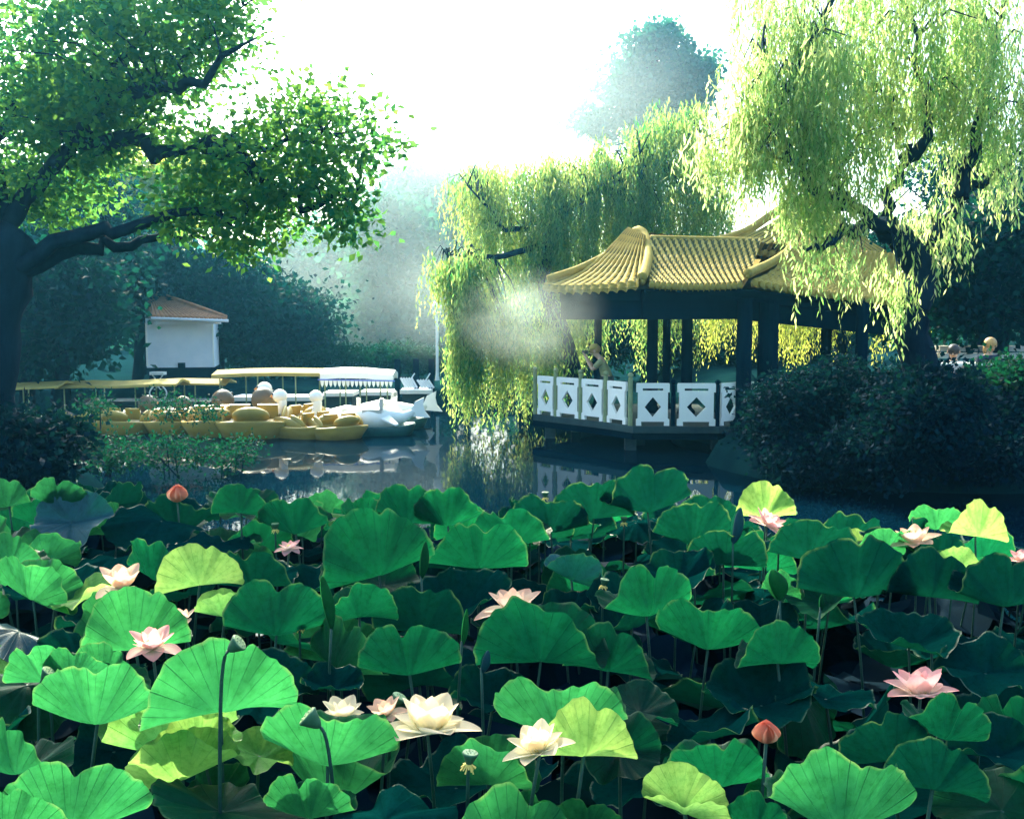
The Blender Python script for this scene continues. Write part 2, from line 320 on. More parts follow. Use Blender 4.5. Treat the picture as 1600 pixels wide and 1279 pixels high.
# ------------------------------------------------------------------ foliage
def cards(name, C, D, L, W, rs, mat, parent, flat=.0):
    """diamond leaves: centres C, long axis D, length L, half width W"""
    n = len(C); D = D / np.linalg.norm(D, axis=1, keepdims=True)
    q = rs.normal(size=(n, 3)); S = np.cross(D, q); S /= np.linalg.norm(S, axis=1, keepdims=True) + 1e-9
    L = L[:, None]; W = W[:, None]; N = np.cross(D, S)
    V = np.stack([C, C + D * L * .45 + S * W + N * W * .35, C + D * L, C + D * L * .45 - S * W + N * W * .35], 1).reshape(-1, 3)
    Fc = np.arange(4 * n).reshape(n, 4)
    return link(name, np_mesh(name, V, Fc, rnd=np.repeat(rs.rand(n), 4)), mat, parent)
def limb(mb, pts, r0, r1, sides=8, rs=None, sub=4, wob=.03):
    """tapered, slightly crooked limb through pts"""
    pts = [Vector(p) for p in pts]; out = []
    for i in range(len(pts) - 1):
        for k in range(sub):
            t = k / sub; a, b_ = pts[i], pts[i + 1]
            pa = pts[max(i - 1, 0)]; pb = pts[min(i + 2, len(pts) - 1)]
            q = .5 * ((2 * a) + (b_ - pa) * t + (2 * pa - 5 * a + 4 * b_ - pb) * t * t + (3 * a - pa - 3 * b_ + pb) * t ** 3)
            if rs is not None and (i or k): q = q + Vector(rs.normal(size=3)) * wob
            out.append(q)
    out.append(pts[-1]); n = len(out)
    mb.tube(out, [r0 + (r1 - r0) * (i / (n - 1)) ** .8 for i in range(n)], sides)
    return out
def blob_points(blobs, rs):
    """clump centres spread through ellipsoids (px,py,Y,rx_px,ry_px,count[,depth m])"""
    out = []
    for bl in blobs:
        px, py, Yd, rx, ry, n = bl[:6]; c = P(px, py, Yd); s_ = Yd / F; dy = bl[6] if len(bl) > 6 else max(rx, ry) * s_ * .8
        v_ = rs.normal(size=(n, 3)); v_ /= np.linalg.norm(v_, axis=1, keepdims=True)
        r_ = rs.rand(n, 1) ** .45
        out.append(np.array(c)[None] + v_ * r_ * np.array([[rx * s_, dy, ry * s_]]))
    return np.concatenate(out)
def leafy(name, pts, rs, mat, parent, per, rad, L, W, droop=.2):
    n = len(pts); C = np.repeat(pts, per, 0)
    sc = np.repeat(.6 + .8 * rs.rand(n), per)[:, None]
    off = rs.normal(size=(n * per, 3)) * rad * .55 * sc * np.array([[1.15, 1.15, .7]])
    C = C + off
    D = off / (np.linalg.norm(off, axis=1, keepdims=True) + 1e-6) + rs.normal(size=C.shape) * .7; D[:, 2] -= droop
    k = len(C)
    return cards(name, C, D, L * (.6 + .8 * rs.rand(k)), W * (.6 + .8 * rs.rand(k)), rs, mat, parent)
def tree(name, label, cat, base, trunk, r0, limbs, blobs, matl, seed, per=60, rad=.35, L=.09, W=.028, group=None, twigs=True, lim_r=.26, tw_r=.02):
    rs = np.random.RandomState(seed); base = Vector(base); base.z = min(base.z, .35)
    e = empty(name, base, label, cat, group)
    mb = MB(); main = limb(mb, [base] + trunk, r0, r0 * .55, 12, rs, 5, r0 * .06); allp = list(main[len(main) // 2:])
    for lb in limbs: allp += limb(mb, lb, r0 * lim_r, r0 * .022, 8, rs, 4, r0 * .1)
    pts = blob_points(blobs, rs)
    if twigs:
        A = np.array([tuple(p) for p in allp])
        for p in pts[:: max(1, len(pts) // 220)]:
            j = np.argmin(np.linalg.norm(A - p, axis=1)); a = Vector(A[j]); b_ = Vector(p); m_ = (a + b_) / 2 + Vector((0, 0, (b_ - a).length * .12))
            mb.tube([a, m_, b_], [tw_r, tw_r * .6, tw_r * .25], 4, cap=False)
    mb.build('trunk', M['bark'], e, True)
    leafy('crown', pts, rs, matl, e, per, rad, L, W)
    return e
def strands(name, starts, lens, rs, mat, parent, step=.05, L=.08, W=.008, lean=(0, 0), spread=.03, sway=.12):
    """hanging willow strands, each a chain of narrow leaves"""
    Cs, Ds, Ls = [], [], []
    for s_, ln in zip(starts, lens):
        k = max(4, int(ln / step)); t = np.linspace(0, 1, k)
        az = rs.rand() * 6.28; out = sway * rs.rand() * min(ln, 1.5)
        x = s_[0] + math.cos(az) * out * np.sqrt(t) + lean[0] * t * ln + rs.normal(size=k) * spread
        y = s_[1] + math.sin(az) * out * np.sqrt(t) + lean[1] * t * ln + rs.normal(size=k) * spread
        z = s_[2] - ln * t + .1 * ln * np.sin(t * 3.1) * .5
        Cs.append(np.stack([x, y, z], 1)); d = rs.normal(size=(k, 3)) * .32; d[:, 2] -= 1.0; Ds.append(d)
        Ls.append(L * (.7 + .6 * rs.rand(k)) * (1.15 - .45 * t))
    TC = np.concatenate([c[:-1] for c in Cs]); TD = np.concatenate([c[1:] - c[:-1] for c in Cs]); TL = np.linalg.norm(TD, axis=1) * 1.03
    cards(name + '_twigs', TC, TD, TL, np.full(len(TC), W * .2), rs, M['withy'], parent)
    C = np.concatenate(Cs); D = np.concatenate(Ds); L_ = np.concatenate(Ls)
    return cards(name, C, D, L_, W * (.7 + .6 * rs.rand(len(C))), rs, mat, parent)
def willow(name, label, base, trunk, r0, limbs, curtains, matl, seed, L=.08, W=.009, step=.05, dens=1.0, group=None):
    """curtains: (px,py,Y,rx_px,ry_px,n_groups,strands per group,len m lo,hi[,depth m]) -- strand tufts start in that ellipsoid"""
    rs = np.random.RandomState(seed); e = empty(name, base, label, 'tree', group)
    mb = MB(); main = limb(mb, [base] + trunk, r0, r0 * .6, 12, rs, 5, r0 * .06); allp = list(main[len(main) // 2:])
    for lb in limbs: allp += limb(mb, lb, r0 * .38, r0 * .05, 8, rs, 4, r0 * .12)
    A = np.array([tuple(p) for p in allp]); st, ln = [], []
    for c_ in curtains:
        dep = c_[9] if len(c_) > 9 else 1.2
        ps = blob_points([(c_[0], c_[1], c_[2], c_[3], c_[4], c_[5], dep)], rs)
        for i, p in enumerate(ps):
            if i % 2 == 0:
                j = np.argmin(np.linalg.norm(A - p, axis=1)); a = Vector(A[j]); b_ = Vector(p); m_ = (a + b_) / 2 + Vector((0, 0, .25))
                if (a - b_).length < 4.5: mb.tube([a, m_, b_], [.022, .014, .005], 4, cap=False)
            l0 = c_[7] + (c_[8] - c_[7]) * rs.rand()
            for q in range(max(2, round(c_[6] * dens))):
                st.append(p + rs.normal(size=3) * np.array([.13, .13, .1])); ln.append(l0 * (.6 + .5 * rs.rand()))
    mb.build('trunk', M['bark'], e, True)
    strands('crown', st, ln, rs, matl, e, step, L, W)
    return e
G = 'background trees around the pond'
# left foreground tree: leaning trunk at the left edge, long limbs over the water
tree('shade_tree', 'big dark tree leaning in from the left edge with long bare limbs over the pond', 'tree',
     P(-60, 800, 13), [P(-35, 640, 13), P(-5, 470, 13), P(30, 370, 13)], .52,
     [[P(20, 420, 13), P(130, 372, 12.8), P(245, 340, 12.6), P(340, 336, 12.5), P(390, 330, 12.3)],
      [P(20, 430, 13), P(120, 385, 13.2), P(200, 382, 13.4), P(290, 372, 13.5), P(360, 368, 13.6)],
      [P(10, 350, 13), P(80, 270, 13), P(130, 200, 13), P(200, 100, 13), P(240, 30, 13), P(280, -60, 13)],
      [P(10, 340, 13), P(-10, 240, 13), P(40, 130, 13.4), P(100, 20, 13.6), P(130, -80, 13.6)],
      [P(110, 220, 13), P(200, 225, 12.8), P(270, 232, 12.6), P(330, 222, 12.5), P(420, 235, 12.4), P(520, 210, 12.4)],
      [P(150, 170, 13), P(230, 120, 13.3), P(320, 60, 13.4), P(380, 10, 13.5)],
      [P(330, 225, 12.5), P(400, 270, 12.5), P(480, 310, 12.4), P(560, 300, 12.4)],
      [P(130, -80, 13.6), P(300, -190, 12.6), P(520, -240, 11.6), P(740, -280, 11), P(880, -290, 10.6)],  # limb above the view, added to carry the shading clumps
      [P(160, 150, 13), P(250, 140, 12.5), P(330, 110, 12.3), P(400, 60, 12.2)]],
     [(70, 100, 13, 130, 120, 120, 1.6), (240, 60, 13, 150, 100, 130, 1.6), (160, 190, 13.2, 150, 70, 130, 1.4), (340, 30, 13.3, 75, 70, 34, 1.0),
      (60, 290, 13.6, 110, 80, 90, 1.2), (390, 245, 12.6, 80, 60, 40, .9), (490, 235, 12.5, 80, 70, 24, .8),
      (520, 290, 12.4, 70, 50, 26, .7), (400, 325, 12.6, 75, 50, 40, .7), (300, 330, 12.9, 60, 40, 22, .7), (545, 345, 12.3, 32, 40, 10, .4), (470, 170, 12.5, 75, 45, 20, .7),
      (570, 215, 12.4, 50, 50, 13, .5), (380, 385, 12.6, 60, 20, 10, .5), (250, -70, 13, 260, 60, 90, 2.0), (720, -270, 11, 240, 60, 120, 1.7), (420, -240, 11.5, 190, 70, 130, 1.7), (330, -150, 12.8, 120, 40, 50, 1.2), (310, 280, 13.0, 60, 40, 18, .7)],  # the clumps highest above the view are added to shade the lotus
     M['leaf_near'], 3, per=32, rad=.27, L=.105, W=.034, tw_r=.018)
# sunlit tree behind it, seen through the gap under the limb
tree('bushy_tree', 'yellow green sunlit tree glimpsed through the gap above the long dark limb', 'tree', P(220, 560, 39), [P(220, 480, 39), P(215, 380, 39)], .3,
     [[P(212, 420, 39), P(170, 330, 39), P(150, 280, 39)], [P(212, 420, 39), P(260, 340, 39), P(270, 290, 39)]],
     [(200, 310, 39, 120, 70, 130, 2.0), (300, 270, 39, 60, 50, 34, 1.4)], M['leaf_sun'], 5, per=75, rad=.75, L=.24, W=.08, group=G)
# dark trees standing behind the kiosk and the boats
for i, (px, py, Yd, rx, ry, n_, lab) in enumerate([
        (40, 455, 27, 120, 120, 190, 'dark tree mass standing at the far left edge behind the yellow canopies'),
        (95, 470, 25.5, 70, 85, 110, 'dark drooping tree just left of the white kiosk'),
        (215, 430, 34, 80, 80, 120, 'dark tree rising directly behind the kiosk roof'),
        (340, 470, 36, 105, 85, 170, 'dark round tree right behind the white kiosk'),
        (450, 500, 38, 75, 65, 110, 'dark bushy tree between the kiosk and the misty gap'),
        (90, 350, 30, 130, 90, 140, 'shadowed tree behind the leaning trunk at the left edge')]):
    tree('dense_tree', lab, 'tree', P(px, 585, Yd), [P(px + 4, 520, Yd), P(px, py, Yd)], .22, [[P(px, py + 40, Yd), P(px - rx * .5, py, Yd)], [P(px, py + 40, Yd), P(px + rx * .5, py - 20, Yd)]],
         [(px, py, Yd, rx, ry, n_, rx * Yd / F * .7), (px - rx * .35, py + ry * .6, Yd, rx * .7, ry * .5, n_ // 3, .8)], M['leaf_shaded'], 20 + i, per=70, rad=.7, L=.2, W=.075, group=G)
# hazy trees far behind the mist gap
for i, (px, py, Yd, rx, ry, n_, lab) in enumerate([
        (655, 400, 58, 52, 150, 190, 'tall narrow hazy tree behind the misty gap, left of the weeping willow'),
        (545, 440, 62, 75, 95, 150, 'pale hazy tree fading in the mist above the white canopy'),
        (730, 330, 60, 60, 60, 90, 'faint hazy tree behind the top left of the weeping willow'),
        (475, 420, 64, 60, 70, 110, 'pale hazy tree fading in the mist just right of the dark bushy trees'),
        (610, 400, 50, 42, 95, 120, 'slim hazy green tree rising between the mist gap and the willow'),
        (600, 520, 50, 90, 45, 120, 'low hazy tree behind the far hedge under the light beams')]):
    tree('hazy_tree', lab, 'tree', P(px, 560, Yd), [P(px, 500, Yd), P(px, py, Yd)], .3, [[P(px, py + 40, Yd), P(px + rx * .4, py - 10, Yd)]],
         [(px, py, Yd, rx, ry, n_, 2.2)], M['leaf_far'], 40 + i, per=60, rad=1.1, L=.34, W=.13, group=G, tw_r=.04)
tree('tall_tree', 'tall dark blue green tree high above the willows against the white sky', 'tree', P(1010, 520, 52), [P(1010, 350, 52), P(1015, 130, 52)], .5,
     [[P(1012, 220, 52), P(1070, 140, 52)], [P(1012, 200, 52), P(960, 130, 52)], [P(1014, 240, 52), P(950, 200, 52)]],
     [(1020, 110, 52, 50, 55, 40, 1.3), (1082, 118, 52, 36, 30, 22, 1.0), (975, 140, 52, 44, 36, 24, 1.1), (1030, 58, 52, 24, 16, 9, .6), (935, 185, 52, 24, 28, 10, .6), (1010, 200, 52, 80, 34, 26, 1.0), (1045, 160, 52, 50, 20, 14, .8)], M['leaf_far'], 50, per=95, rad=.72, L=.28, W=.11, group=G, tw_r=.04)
# hedge along the far shore
for i, (px, py, Yd, rx, ry, n_, lab) in enumerate([(430, 565, 37, 70, 22, 60, 'clipped green hedge behind the white scalloped canopy, left part'),
        (540, 562, 37, 75, 24, 70, 'green hedge directly behind the white scalloped canopy'), (650, 562, 37, 65, 22, 60, 'green hedge behind the lattice fence left of the willow')]):
    e = empty('hedge', P(px, 590, Yd), lab, 'hedge', 'hedges along the far shore'); rs = np.random.RandomState(60 + i)
    leafy('foliage', blob_points([(px, py, Yd, rx, ry, n_, .7)], rs), rs, M['weed'], e, 70, .35, .12, .045)
# weeping willow behind and left of the pavilion
willow('weeping_willow', 'weeping willow trailing bright strands to the water left of the pavilion', P(905, 640, 26), [P(890, 560, 26), P(850, 430, 26), P(870, 330, 26)], .28,
       [[P(870, 330, 26), P(800, 360, 25.5), P(765, 330, 25), P(730, 290, 24.5)], [P(870, 340, 26), P(940, 290, 26), P(1000, 240, 26)],
        [P(860, 380, 26), P(790, 400, 25), P(740, 400, 24.3), P(700, 400, 24)], [P(875, 330, 26), P(1030, 250, 26.5), P(1100, 200, 26.5)]],
       [(1060, 200, 26.5, 75, 45, 55, 9, 1.6, 3.4), (960, 245, 26.5, 80, 35, 55, 9, 1.4, 3.2), (860, 270, 26, 90, 35, 60, 9, 1.4, 3.2), (750, 275, 25.5, 55, 30, 38, 9, .9, 2.0),
        (830, 350, 26, 120, 50, 60, 9, 1.2, 2.6), (980, 330, 26.5, 120, 50, 70, 9, 1.4, 2.6), (1100, 300, 26.5, 60, 60, 40, 9, 1.4, 2.6), (735, 410, 23.6, 48, 22, 26, 9, .9, 2.4, .8),
        (690, 415, 24, 22, 26, 12, 8, .7, 1.2, .5), (725, 540, 23.2, 32, 40, 26, 9, .8, 1.7, .6), (780, 500, 23.8, 55, 50, 34, 9, 1.0, 2.2, .8), (840, 540, 25, 55, 60, 34, 9, .9, 1.6, .8),
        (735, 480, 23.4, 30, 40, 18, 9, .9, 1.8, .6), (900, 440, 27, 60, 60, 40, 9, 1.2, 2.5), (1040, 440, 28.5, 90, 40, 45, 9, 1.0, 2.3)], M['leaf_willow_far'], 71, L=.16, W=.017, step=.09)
willow('weeping_willow', 'sunlit yellow willow seen through the pavilion between its dark columns', P(1330, 620, 29), [P(1310, 520, 29), P(1250, 400, 29)], .25,
       [[P(1250, 420, 29), P(1180, 360, 29)], [P(1250, 420, 29), P(1120, 400, 29), P(1040, 420, 29)]],
       [(1240, 440, 29, 90, 40, 44, 9, 1.0, 2.4), (1130, 440, 29, 40, 30, 14, 9, 1.0, 2.2), (1380, 440, 29, 60, 40, 25, 8, 1.0, 2.0)], M['leaf_sun'], 73, L=.17, W=.018, step=.1)
# the near willow on the right
willow('weeping_willow', 'large sunlit willow on the right bank whose strands veil the pavilion roof', P(1455, 725, 15), [P(1448, 620, 15.1), P(1425, 500, 14.9), P(1440, 430, 15), P(1400, 365, 15)], .32,
       [[P(1405, 385, 15), P(1360, 345, 14.9), P(1310, 300, 14.7), P(1280, 265, 14.6), P(1215, 248, 14.5)],
        [P(1400, 370, 15), P(1385, 320, 15), P(1415, 250, 15.1), P(1400, 200, 15.1), P(1390, 190, 15)],
        [P(1435, 420, 15), P(1500, 310, 15.1), P(1560, 270, 15.2), P(1620, 215, 15.3)],
        [P(1415, 250, 15.1), P(1440, 235, 15), P(1450, 180, 15), P(1430, 60, 15), P(1400, -60, 15)],
        [P(1330, 320, 14.8), P(1290, 310, 14.5), P(1240, 250, 14.3), P(1210, 150, 14.4), P(1190, 80, 14.4)],
        [P(1500, 310, 15), P(1530, 200, 15), P(1560, 60, 15.2), P(1580, -60, 15)],
        [P(1380, 350, 14.8), P(1330, 362, 14.4), P(1290, 380, 14), P(1255, 385, 13.9)],
        [P(1215, 150, 14.4), P(1270, 60, 14.5), P(1330, -50, 14.6)]],
       [(1190, 130, 14.5, 60, 65, 34, 9, .5, 1.1, 1.0), (1165, 200, 14.4, 40, 50, 24, 9, .4, .8, .8), (1250, 30, 14.5, 50, 50, 26, 9, .6, 1.3, .8), (1290, 90, 14.6, 90, 80, 28, 10, .7, 1.8, 1.3), (1400, 60, 15, 110, 90, 30, 10, .7, 1.8, 1.5), (1530, 70, 15, 100, 90, 38, 10, .8, 1.8, 1.5),
        (1180, 225, 14.3, 45, 30, 20, 9, .35, .7, .8), (1260, 190, 14.4, 70, 45, 30, 9, .6, 1.3, 1.0), (1350, 180, 14.7, 80, 60, 14, 9, .6, 1.3, 1.2), (1480, 140, 15, 70, 40, 16, 9, .5, 1.1, 1.2), (1560, 210, 15.1, 70, 80, 28, 9, .5, 1.0, 1.2),
        (1110, 225, 14.6, 22, 20, 9, 8, .4, .7, .5), (1330, 270, 14.5, 70, 35, 13, 9, .5, 1.0, 1.0), (1460, 330, 14.9, 60, 45, 12, 9, .5, 1.1, 1.0), (1350, 385, 14.3, 60, 25, 4, 7, .4, .8, .6), (1410, 420, 14.4, 40, 30, 5, 9, .5, 1.0, .6),
        (1280, 395, 14.0, 40, 20, 3, 7, .4, .8, .4), (1235, 300, 14.2, 25, 18, 8, 9, .4, .8, .5), (1285, 310, 14.2, 60, 18, 9, 9, .5, 1.1, .5), (1260, 290, 14.4, 30, 20, 7, 9, .5, .9, .5), (1400, -60, 15, 260, 60, 60, 9, .8, 1.8, 1.8)],
       M['leaf_willow'], 77, L=.145, W=.0135, step=.05, dens=.7)
for i, (px, py, Yd, rx, ry, n_, lab) in enumerate([
        (1560, 420, 22, 120, 110, 210, 'dark shadowed tree at the right edge above the stone steps'),
        (1420, 430, 27, 90, 90, 130, 'dark tree behind the willow trunk on the right'),
        (1140, 530, 36, 90, 60, 110, 'deep green shrubby tree seen between the middle pavilion columns'),
        (1260, 530, 38, 90, 60, 110, 'deep green shrubby tree behind the thick pavilion column'),
        (880, 540, 33, 70, 50, 90, 'deep green shrubby tree behind the left end of the railing'),
        (1530, 280, 30, 110, 60, 60, 'mid green tree high at the right edge behind the willow'),
        (1010, 520, 34, 110, 55, 110, 'deep green shrubby tree seen between the left pavilion columns')]):
    tree('dense_tree', lab, 'tree', P(px, 590, Yd), [P(px + 4, 520, Yd), P(px, py, Yd)], .22, [[P(px, py + 40, Yd), P(px - rx * .5, py, Yd)], [P(px, py + 40, Yd), P(px + rx * .5, py - 20, Yd)]],
         [(px, py, Yd, rx, ry, n_, rx * Yd / F * .6)], M['leaf_shaded'], 80 + i, per=75, rad=.6, L=.17, W=.06, group=G)
# shrubs on the right bank, in front of the pavilion, and other dark clumps
def shrub(px, py, Yd, rx, ry, n_, lab, seed, matl=None, L=.09, W=.032, group='dark shrubs on the banks', dep=.8, nm='shrub', per=80):
    rs = np.random.RandomState(seed); e = empty(nm, P(px, py + ry * .9, Yd), lab, nm.replace('_', ' '), group)
    pts = blob_points([(px, py, Yd, rx, ry, n_, dep)], rs); mb = MB(); b0 = P(px, py + ry * .95, Yd)
    for p in pts[::6]: mb.tube([b0 + Vector((rs.normal() * .1, rs.normal() * .1, -.1)), (b0 + Vector(p)) / 2 + Vector((0, 0, .1)), Vector(p)], [.015, .01, .004], 4, cap=False)
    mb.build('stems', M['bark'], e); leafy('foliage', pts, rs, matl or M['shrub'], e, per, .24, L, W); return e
for i, a in enumerate([(1225, 655, 16.3, 60, 75, 70, 'dark shrub spilling over the right end of the white railing'), (1300, 640, 16.6, 80, 85, 90, 'tall dark shrub in front of the pavilion, under the hanging strands'),
        (1390, 655, 16.2, 80, 85, 90, 'dark shrub at the foot of the willow trunk, on its left'), (1480, 660, 16, 80, 80, 90, 'dark shrub at the foot of the willow trunk, on its right'),
        (1575, 665, 16, 80, 80, 90, 'dark shrub at the right edge below the seated people'), (1270, 715, 15.5, 75, 32, 40, 'low dark shrub at the waterline right of the pavilion deck'), (1400, 700, 14.6, 90, 55, 80, 'low dark shrub hiding the foot of the big willow trunk'), (1445, 640, 14.3, 75, 70, 90, 'dark shrub standing right in front of the big willow trunk'), (1540, 710, 15, 90, 40, 60, 'low dark shrub at the waterline near the right edge'), (1585, 585, 15.6, 30, 18, 14, 'small leafy green shrub at the right edge beside the seated people')]):
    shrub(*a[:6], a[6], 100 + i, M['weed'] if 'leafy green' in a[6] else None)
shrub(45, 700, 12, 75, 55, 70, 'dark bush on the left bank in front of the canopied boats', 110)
for i, a in enumerate([(165, 705, 16, 60, 32, 20, 'dull green water plant below the leftmost yellow boats'), (265, 708, 16, 70, 30, 20, 'dull green water plant below the middle brown headed boats'), (370, 705, 17, 60, 24, 14, 'dull green water plant left of the boat reflections'),
        (150, 640, 19, 16, 22, 8, 'upright green plant rising before the leftmost brown head'), (262, 628, 20, 22, 20, 9, 'leafy green sprig below the scrolled stand'), (320, 640, 20, 14, 14, 6, 'small leafy sprig left of the taller brown head')]):
    shrub(*a[:6], a[6], 120 + i, M['weed'], .07, .02, 'water plants in front of the moored boats', .6, 'water_plant', 55)

# far-off wood closing the view between the trunks
rs = np.random.RandomState(200); n_ = 1500; X_ = rs.uniform(-75, 75, n_); Y_ = rs.uniform(66, 80, n_)
top = 5.5 + 1.6 * np.sin(X_ * .21) + 1.2 * np.sin(X_ * .53 + 1); Zc = rs.rand(n_) ** .8 * top
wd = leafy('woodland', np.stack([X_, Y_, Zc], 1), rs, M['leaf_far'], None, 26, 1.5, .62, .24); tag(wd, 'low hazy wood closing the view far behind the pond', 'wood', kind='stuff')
# ------------------------------------------------------------------ pavilion
DZ = .52                                                   # deck height
pav = empty('pavilion', PZ(1080, 690, DZ - .4), 'open pavilion with yellow glazed tile roofs, dark columns and white pierced railings', 'pavilion')
def patch(name, TL, TR, BL, BR, sag, nrib, k, amp, mat, nu=None, nv=14, thick=.07, flare=0.0):
    """concave tiled roof face: ribs run down the slope, slanted by k"""
    TL, TR, BL, BR = map(Vector, (TL, TR, BL, BR)); nu = nu or nrib * 8
    nrm = (TR - TL + BR - BL).cross(TL - BL); nrm.normalize()
    if nrm.z < 0: nrm = -nrm
    v, f, rr_ = [], [], []
    for j in range(nv + 1):
        t = j / nv
        for i in range(nu + 1):
            u = i / nu
            p = TL.lerp(TR, u).lerp(BL.lerp(BR, u), t); p = p - Vector((0, 0, sag * math.sin(math.pi * t) ** 1.0))
            p.z += flare * (abs(2 * u - 1) ** 3) * t * t
            ph = nrib * (u - k * (t - .5)); r_ = abs(math.sin(math.pi * ph)) ** .7
            ring = .012 * math.sin(t * 40)                  # courses of the cover tiles
            rr_.append(r_); v.append(p + nrm * amp * r_ + nrm * ring * .5 * r_)
    f = [(j * (nu + 1) + i, (j + 1) * (nu + 1) + i, (j + 1) * (nu + 1) + i + 1, j * (nu + 1) + i + 1) for j in range(nv) for i in range(nu)]
    n0 = len(v); v += [q - Vector((0, 0, thick + amp)) for q in v[-(nu + 1):]]     # eave lip
    base = nv * (nu + 1); f += [(base + i, n0 + i, n0 + i + 1, base + i + 1) for i in range(nu)]
    n1 = len(v); v += [TL - Vector((0, 0, thick + 2 * sag + amp)), TR - Vector((0, 0, thick + 2 * sag + amp))]
    f.append((n1, n1 + 1, n0 + nu, n0))
    mb = MB(); mb.add(v, f)
    if mat is M['roofy']:                                    # pan tiles darkened in colour for the shade between cover tiles
        for q in range(nv * nu):
            if (rr_[f[q][0]] + rr_[f[q][1]] + rr_[f[q][2]] + rr_[f[q][3]]) / 4 < .62: mb.m[q] = 1
        mat = [mat, M['roofdark']]
    # round drip tiles along the eave
    for q in range(nrib):
        u = (q + .5) / nrib + k * .5; u -= math.floor(u)
        p = BL.lerp(BR, u) + Vector((0, 0, flare * abs(2 * u - 1) ** 3)); out = Vector((nrm.x, nrm.y, 0)).normalized()
        Mx = out.to_track_quat('Z', 'Y').to_matrix()
        mb.lathe([(.055, -.05), (.06, .0), (.06, .025), (.03, .035)], p + out * .03 - Vector((0, 0, .03)), 8, Mx)
    return mb.build(name, mat, pav, False)
def ridge(name, pts, r0, r1=None, mat=None, h=1.5):
    """moulded ridge: an oval roll on a flat band"""
    mb = MB(); o_ = limb(mb, pts, r0, r1 or r0, 10, None, 5)
    o2 = [q - Vector((0, 0, r0 * 1.1)) for q in o_]; mb.tube(o2, [r0 * .75] * len(o2), 6)
    return mb.build(name, mat or M['roofy'], pav, True)
# front corner C1, left corner A, right valley C2 of the low roof
A_ = P(853, 452, 21.8); B_ = P(1008, 446, 19.3); C_ = P(1163, 446, 19.5); E_ = P(1452, 478, 20.8)
HB = P(985, 362, 21.9); H1 = P(1015, 372, 21.2); H2 = P(1190, 374, 21.3); H3 = P(1240, 382, 21.4); H4 = P(1420, 400, 21.6)
patch('roof_tiles', HB + Vector((0, .1, .05)), H1 + Vector((-.05, 0, .02)), A_, B_ + Vector((-.08, 0, 0)), .22, 11, .1, .085, M['roofy'], flare=.06)
patch('roof_tiles', H1, H2, B_ + Vector((.08, 0, 0)), C_ + Vector((-.04, 0, 0)), .14, 17, .34, .055, M['roofy'], nv=18, flare=.05)
patch('roof_tiles', H3, H4, C_ + Vector((.12, 0, .03)), E_, .14, 26, .3, .05, M['roofy'], flare=.05)
ridge('hip_ridge', [P(856, 436, 21.8), P(905, 420, 21.9), P(950, 398, 22), P(978, 382, 22), P(988, 366, 21.9), P(999, 360, 21.7), P(1009, 372, 21.4), P(1013, 398, 20.7), P(1008, 422, 19.9), P(1003, 434, 19.4)], .085, .1)
ridge('roof_ridge', [P(1016, 371, 21.2), P(1100, 373, 21.2), P(1188, 375, 21.3)], .05)
ridge('hip_ridge', [P(1236, 384, 21.3), P(1222, 398, 20.9), P(1200, 412, 20.3), P(1180, 421, 19.8), P(1168, 427, 19.4)], .06, .09)
# gable horn: the broad curled plate behind the left hip
mb = MB(); hp = [P(978, 392, 22.0), P(972, 384, 22.0), P(980, 366, 22), P(988, 356, 22), P(998, 352, 22), P(1008, 357, 21.8), P(1015, 372, 21.5), P(1016, 392, 21.2), P(1006, 405, 21.2), P(990, 400, 21.6)]
mb.prism(hp, (.05, .16, 0)); mb.build('gable_horn', M['roofy'], pav)
# eave boards and upper pyramid roof
U0 = P(1268, 306, 23.6); UL = P(1118, 382, 22.6); UR = P(1442, 420, 23.2); UF = P(1262, 402, 21.7)
patch('upper_roof_tiles', U0 + Vector((-.06, 0, 0)), U0 + Vector((.0, 0, 0)), UL, UF, .18, 12, 0, .04, M['roofy'])
patch('upper_roof_tiles', U0, U0 + Vector((.06, 0, 0)), UF + Vector((.05, 0, 0)), UR, .18, 12, 0, .04, M['roofy'])
ridge('upper_hip_ridge', [UL + Vector((0, 0, .1)), P(1165, 360, 22.9), P(1205, 334, 23.2), P(1235, 318, 23.4), U0 + Vector((0, 0, .1))], .07)
ridge('upper_hip_ridge', [UF + Vector((0, 0, .12)), P(1268, 365, 22.3), P(1270, 335, 23.0), U0 + Vector((0, 0, .1))], .07)
mb = MB(); mb.lathe([(.16, 0), (.2, .08), (.08, .16), (.16, .26), (.19, .38), (.12, .5), (.03, .62)], U0 + Vector((0, 0, .1)), 14); mb.build('finial', M['roofy'], pav, True)
# structure under the eaves
def beam(a, b_, w_, h_, mb):
    a, b_ = Vector(a), Vector(b_); d = (b_ - a); L_ = d.length; q = d.to_track_quat('X', 'Z').to_matrix()
    mb.box((a + b_) / 2, (L_, w_, h_), q)
mb = MB(); ez = -.17
eav = [A_ + Vector((.35, -.15, ez)), B_ + Vector((.02, .4, ez)), C_ + Vector((0, .45, ez)), E_ + Vector((-.3, .3, ez))]
for a, b_ in zip(eav[:-1], eav[1:]): beam(a, b_, .16, .2, mb)
for a, b_ in zip(eav[:-1], eav[1:]): beam(a + Vector((0, .12, -.28)), b_ + Vector((0, .12, -.28)), .09, .37, mb)
beam(eav[0] + Vector((.2, 1.6, 0)), eav[3] + Vector((0, 1.8, 0)), .16, .2, mb); beam(eav[0], eav[0] + Vector((.2, 1.6, 0)), .12, .18, mb)
mb.build('eave_beam', M['post'], pav)
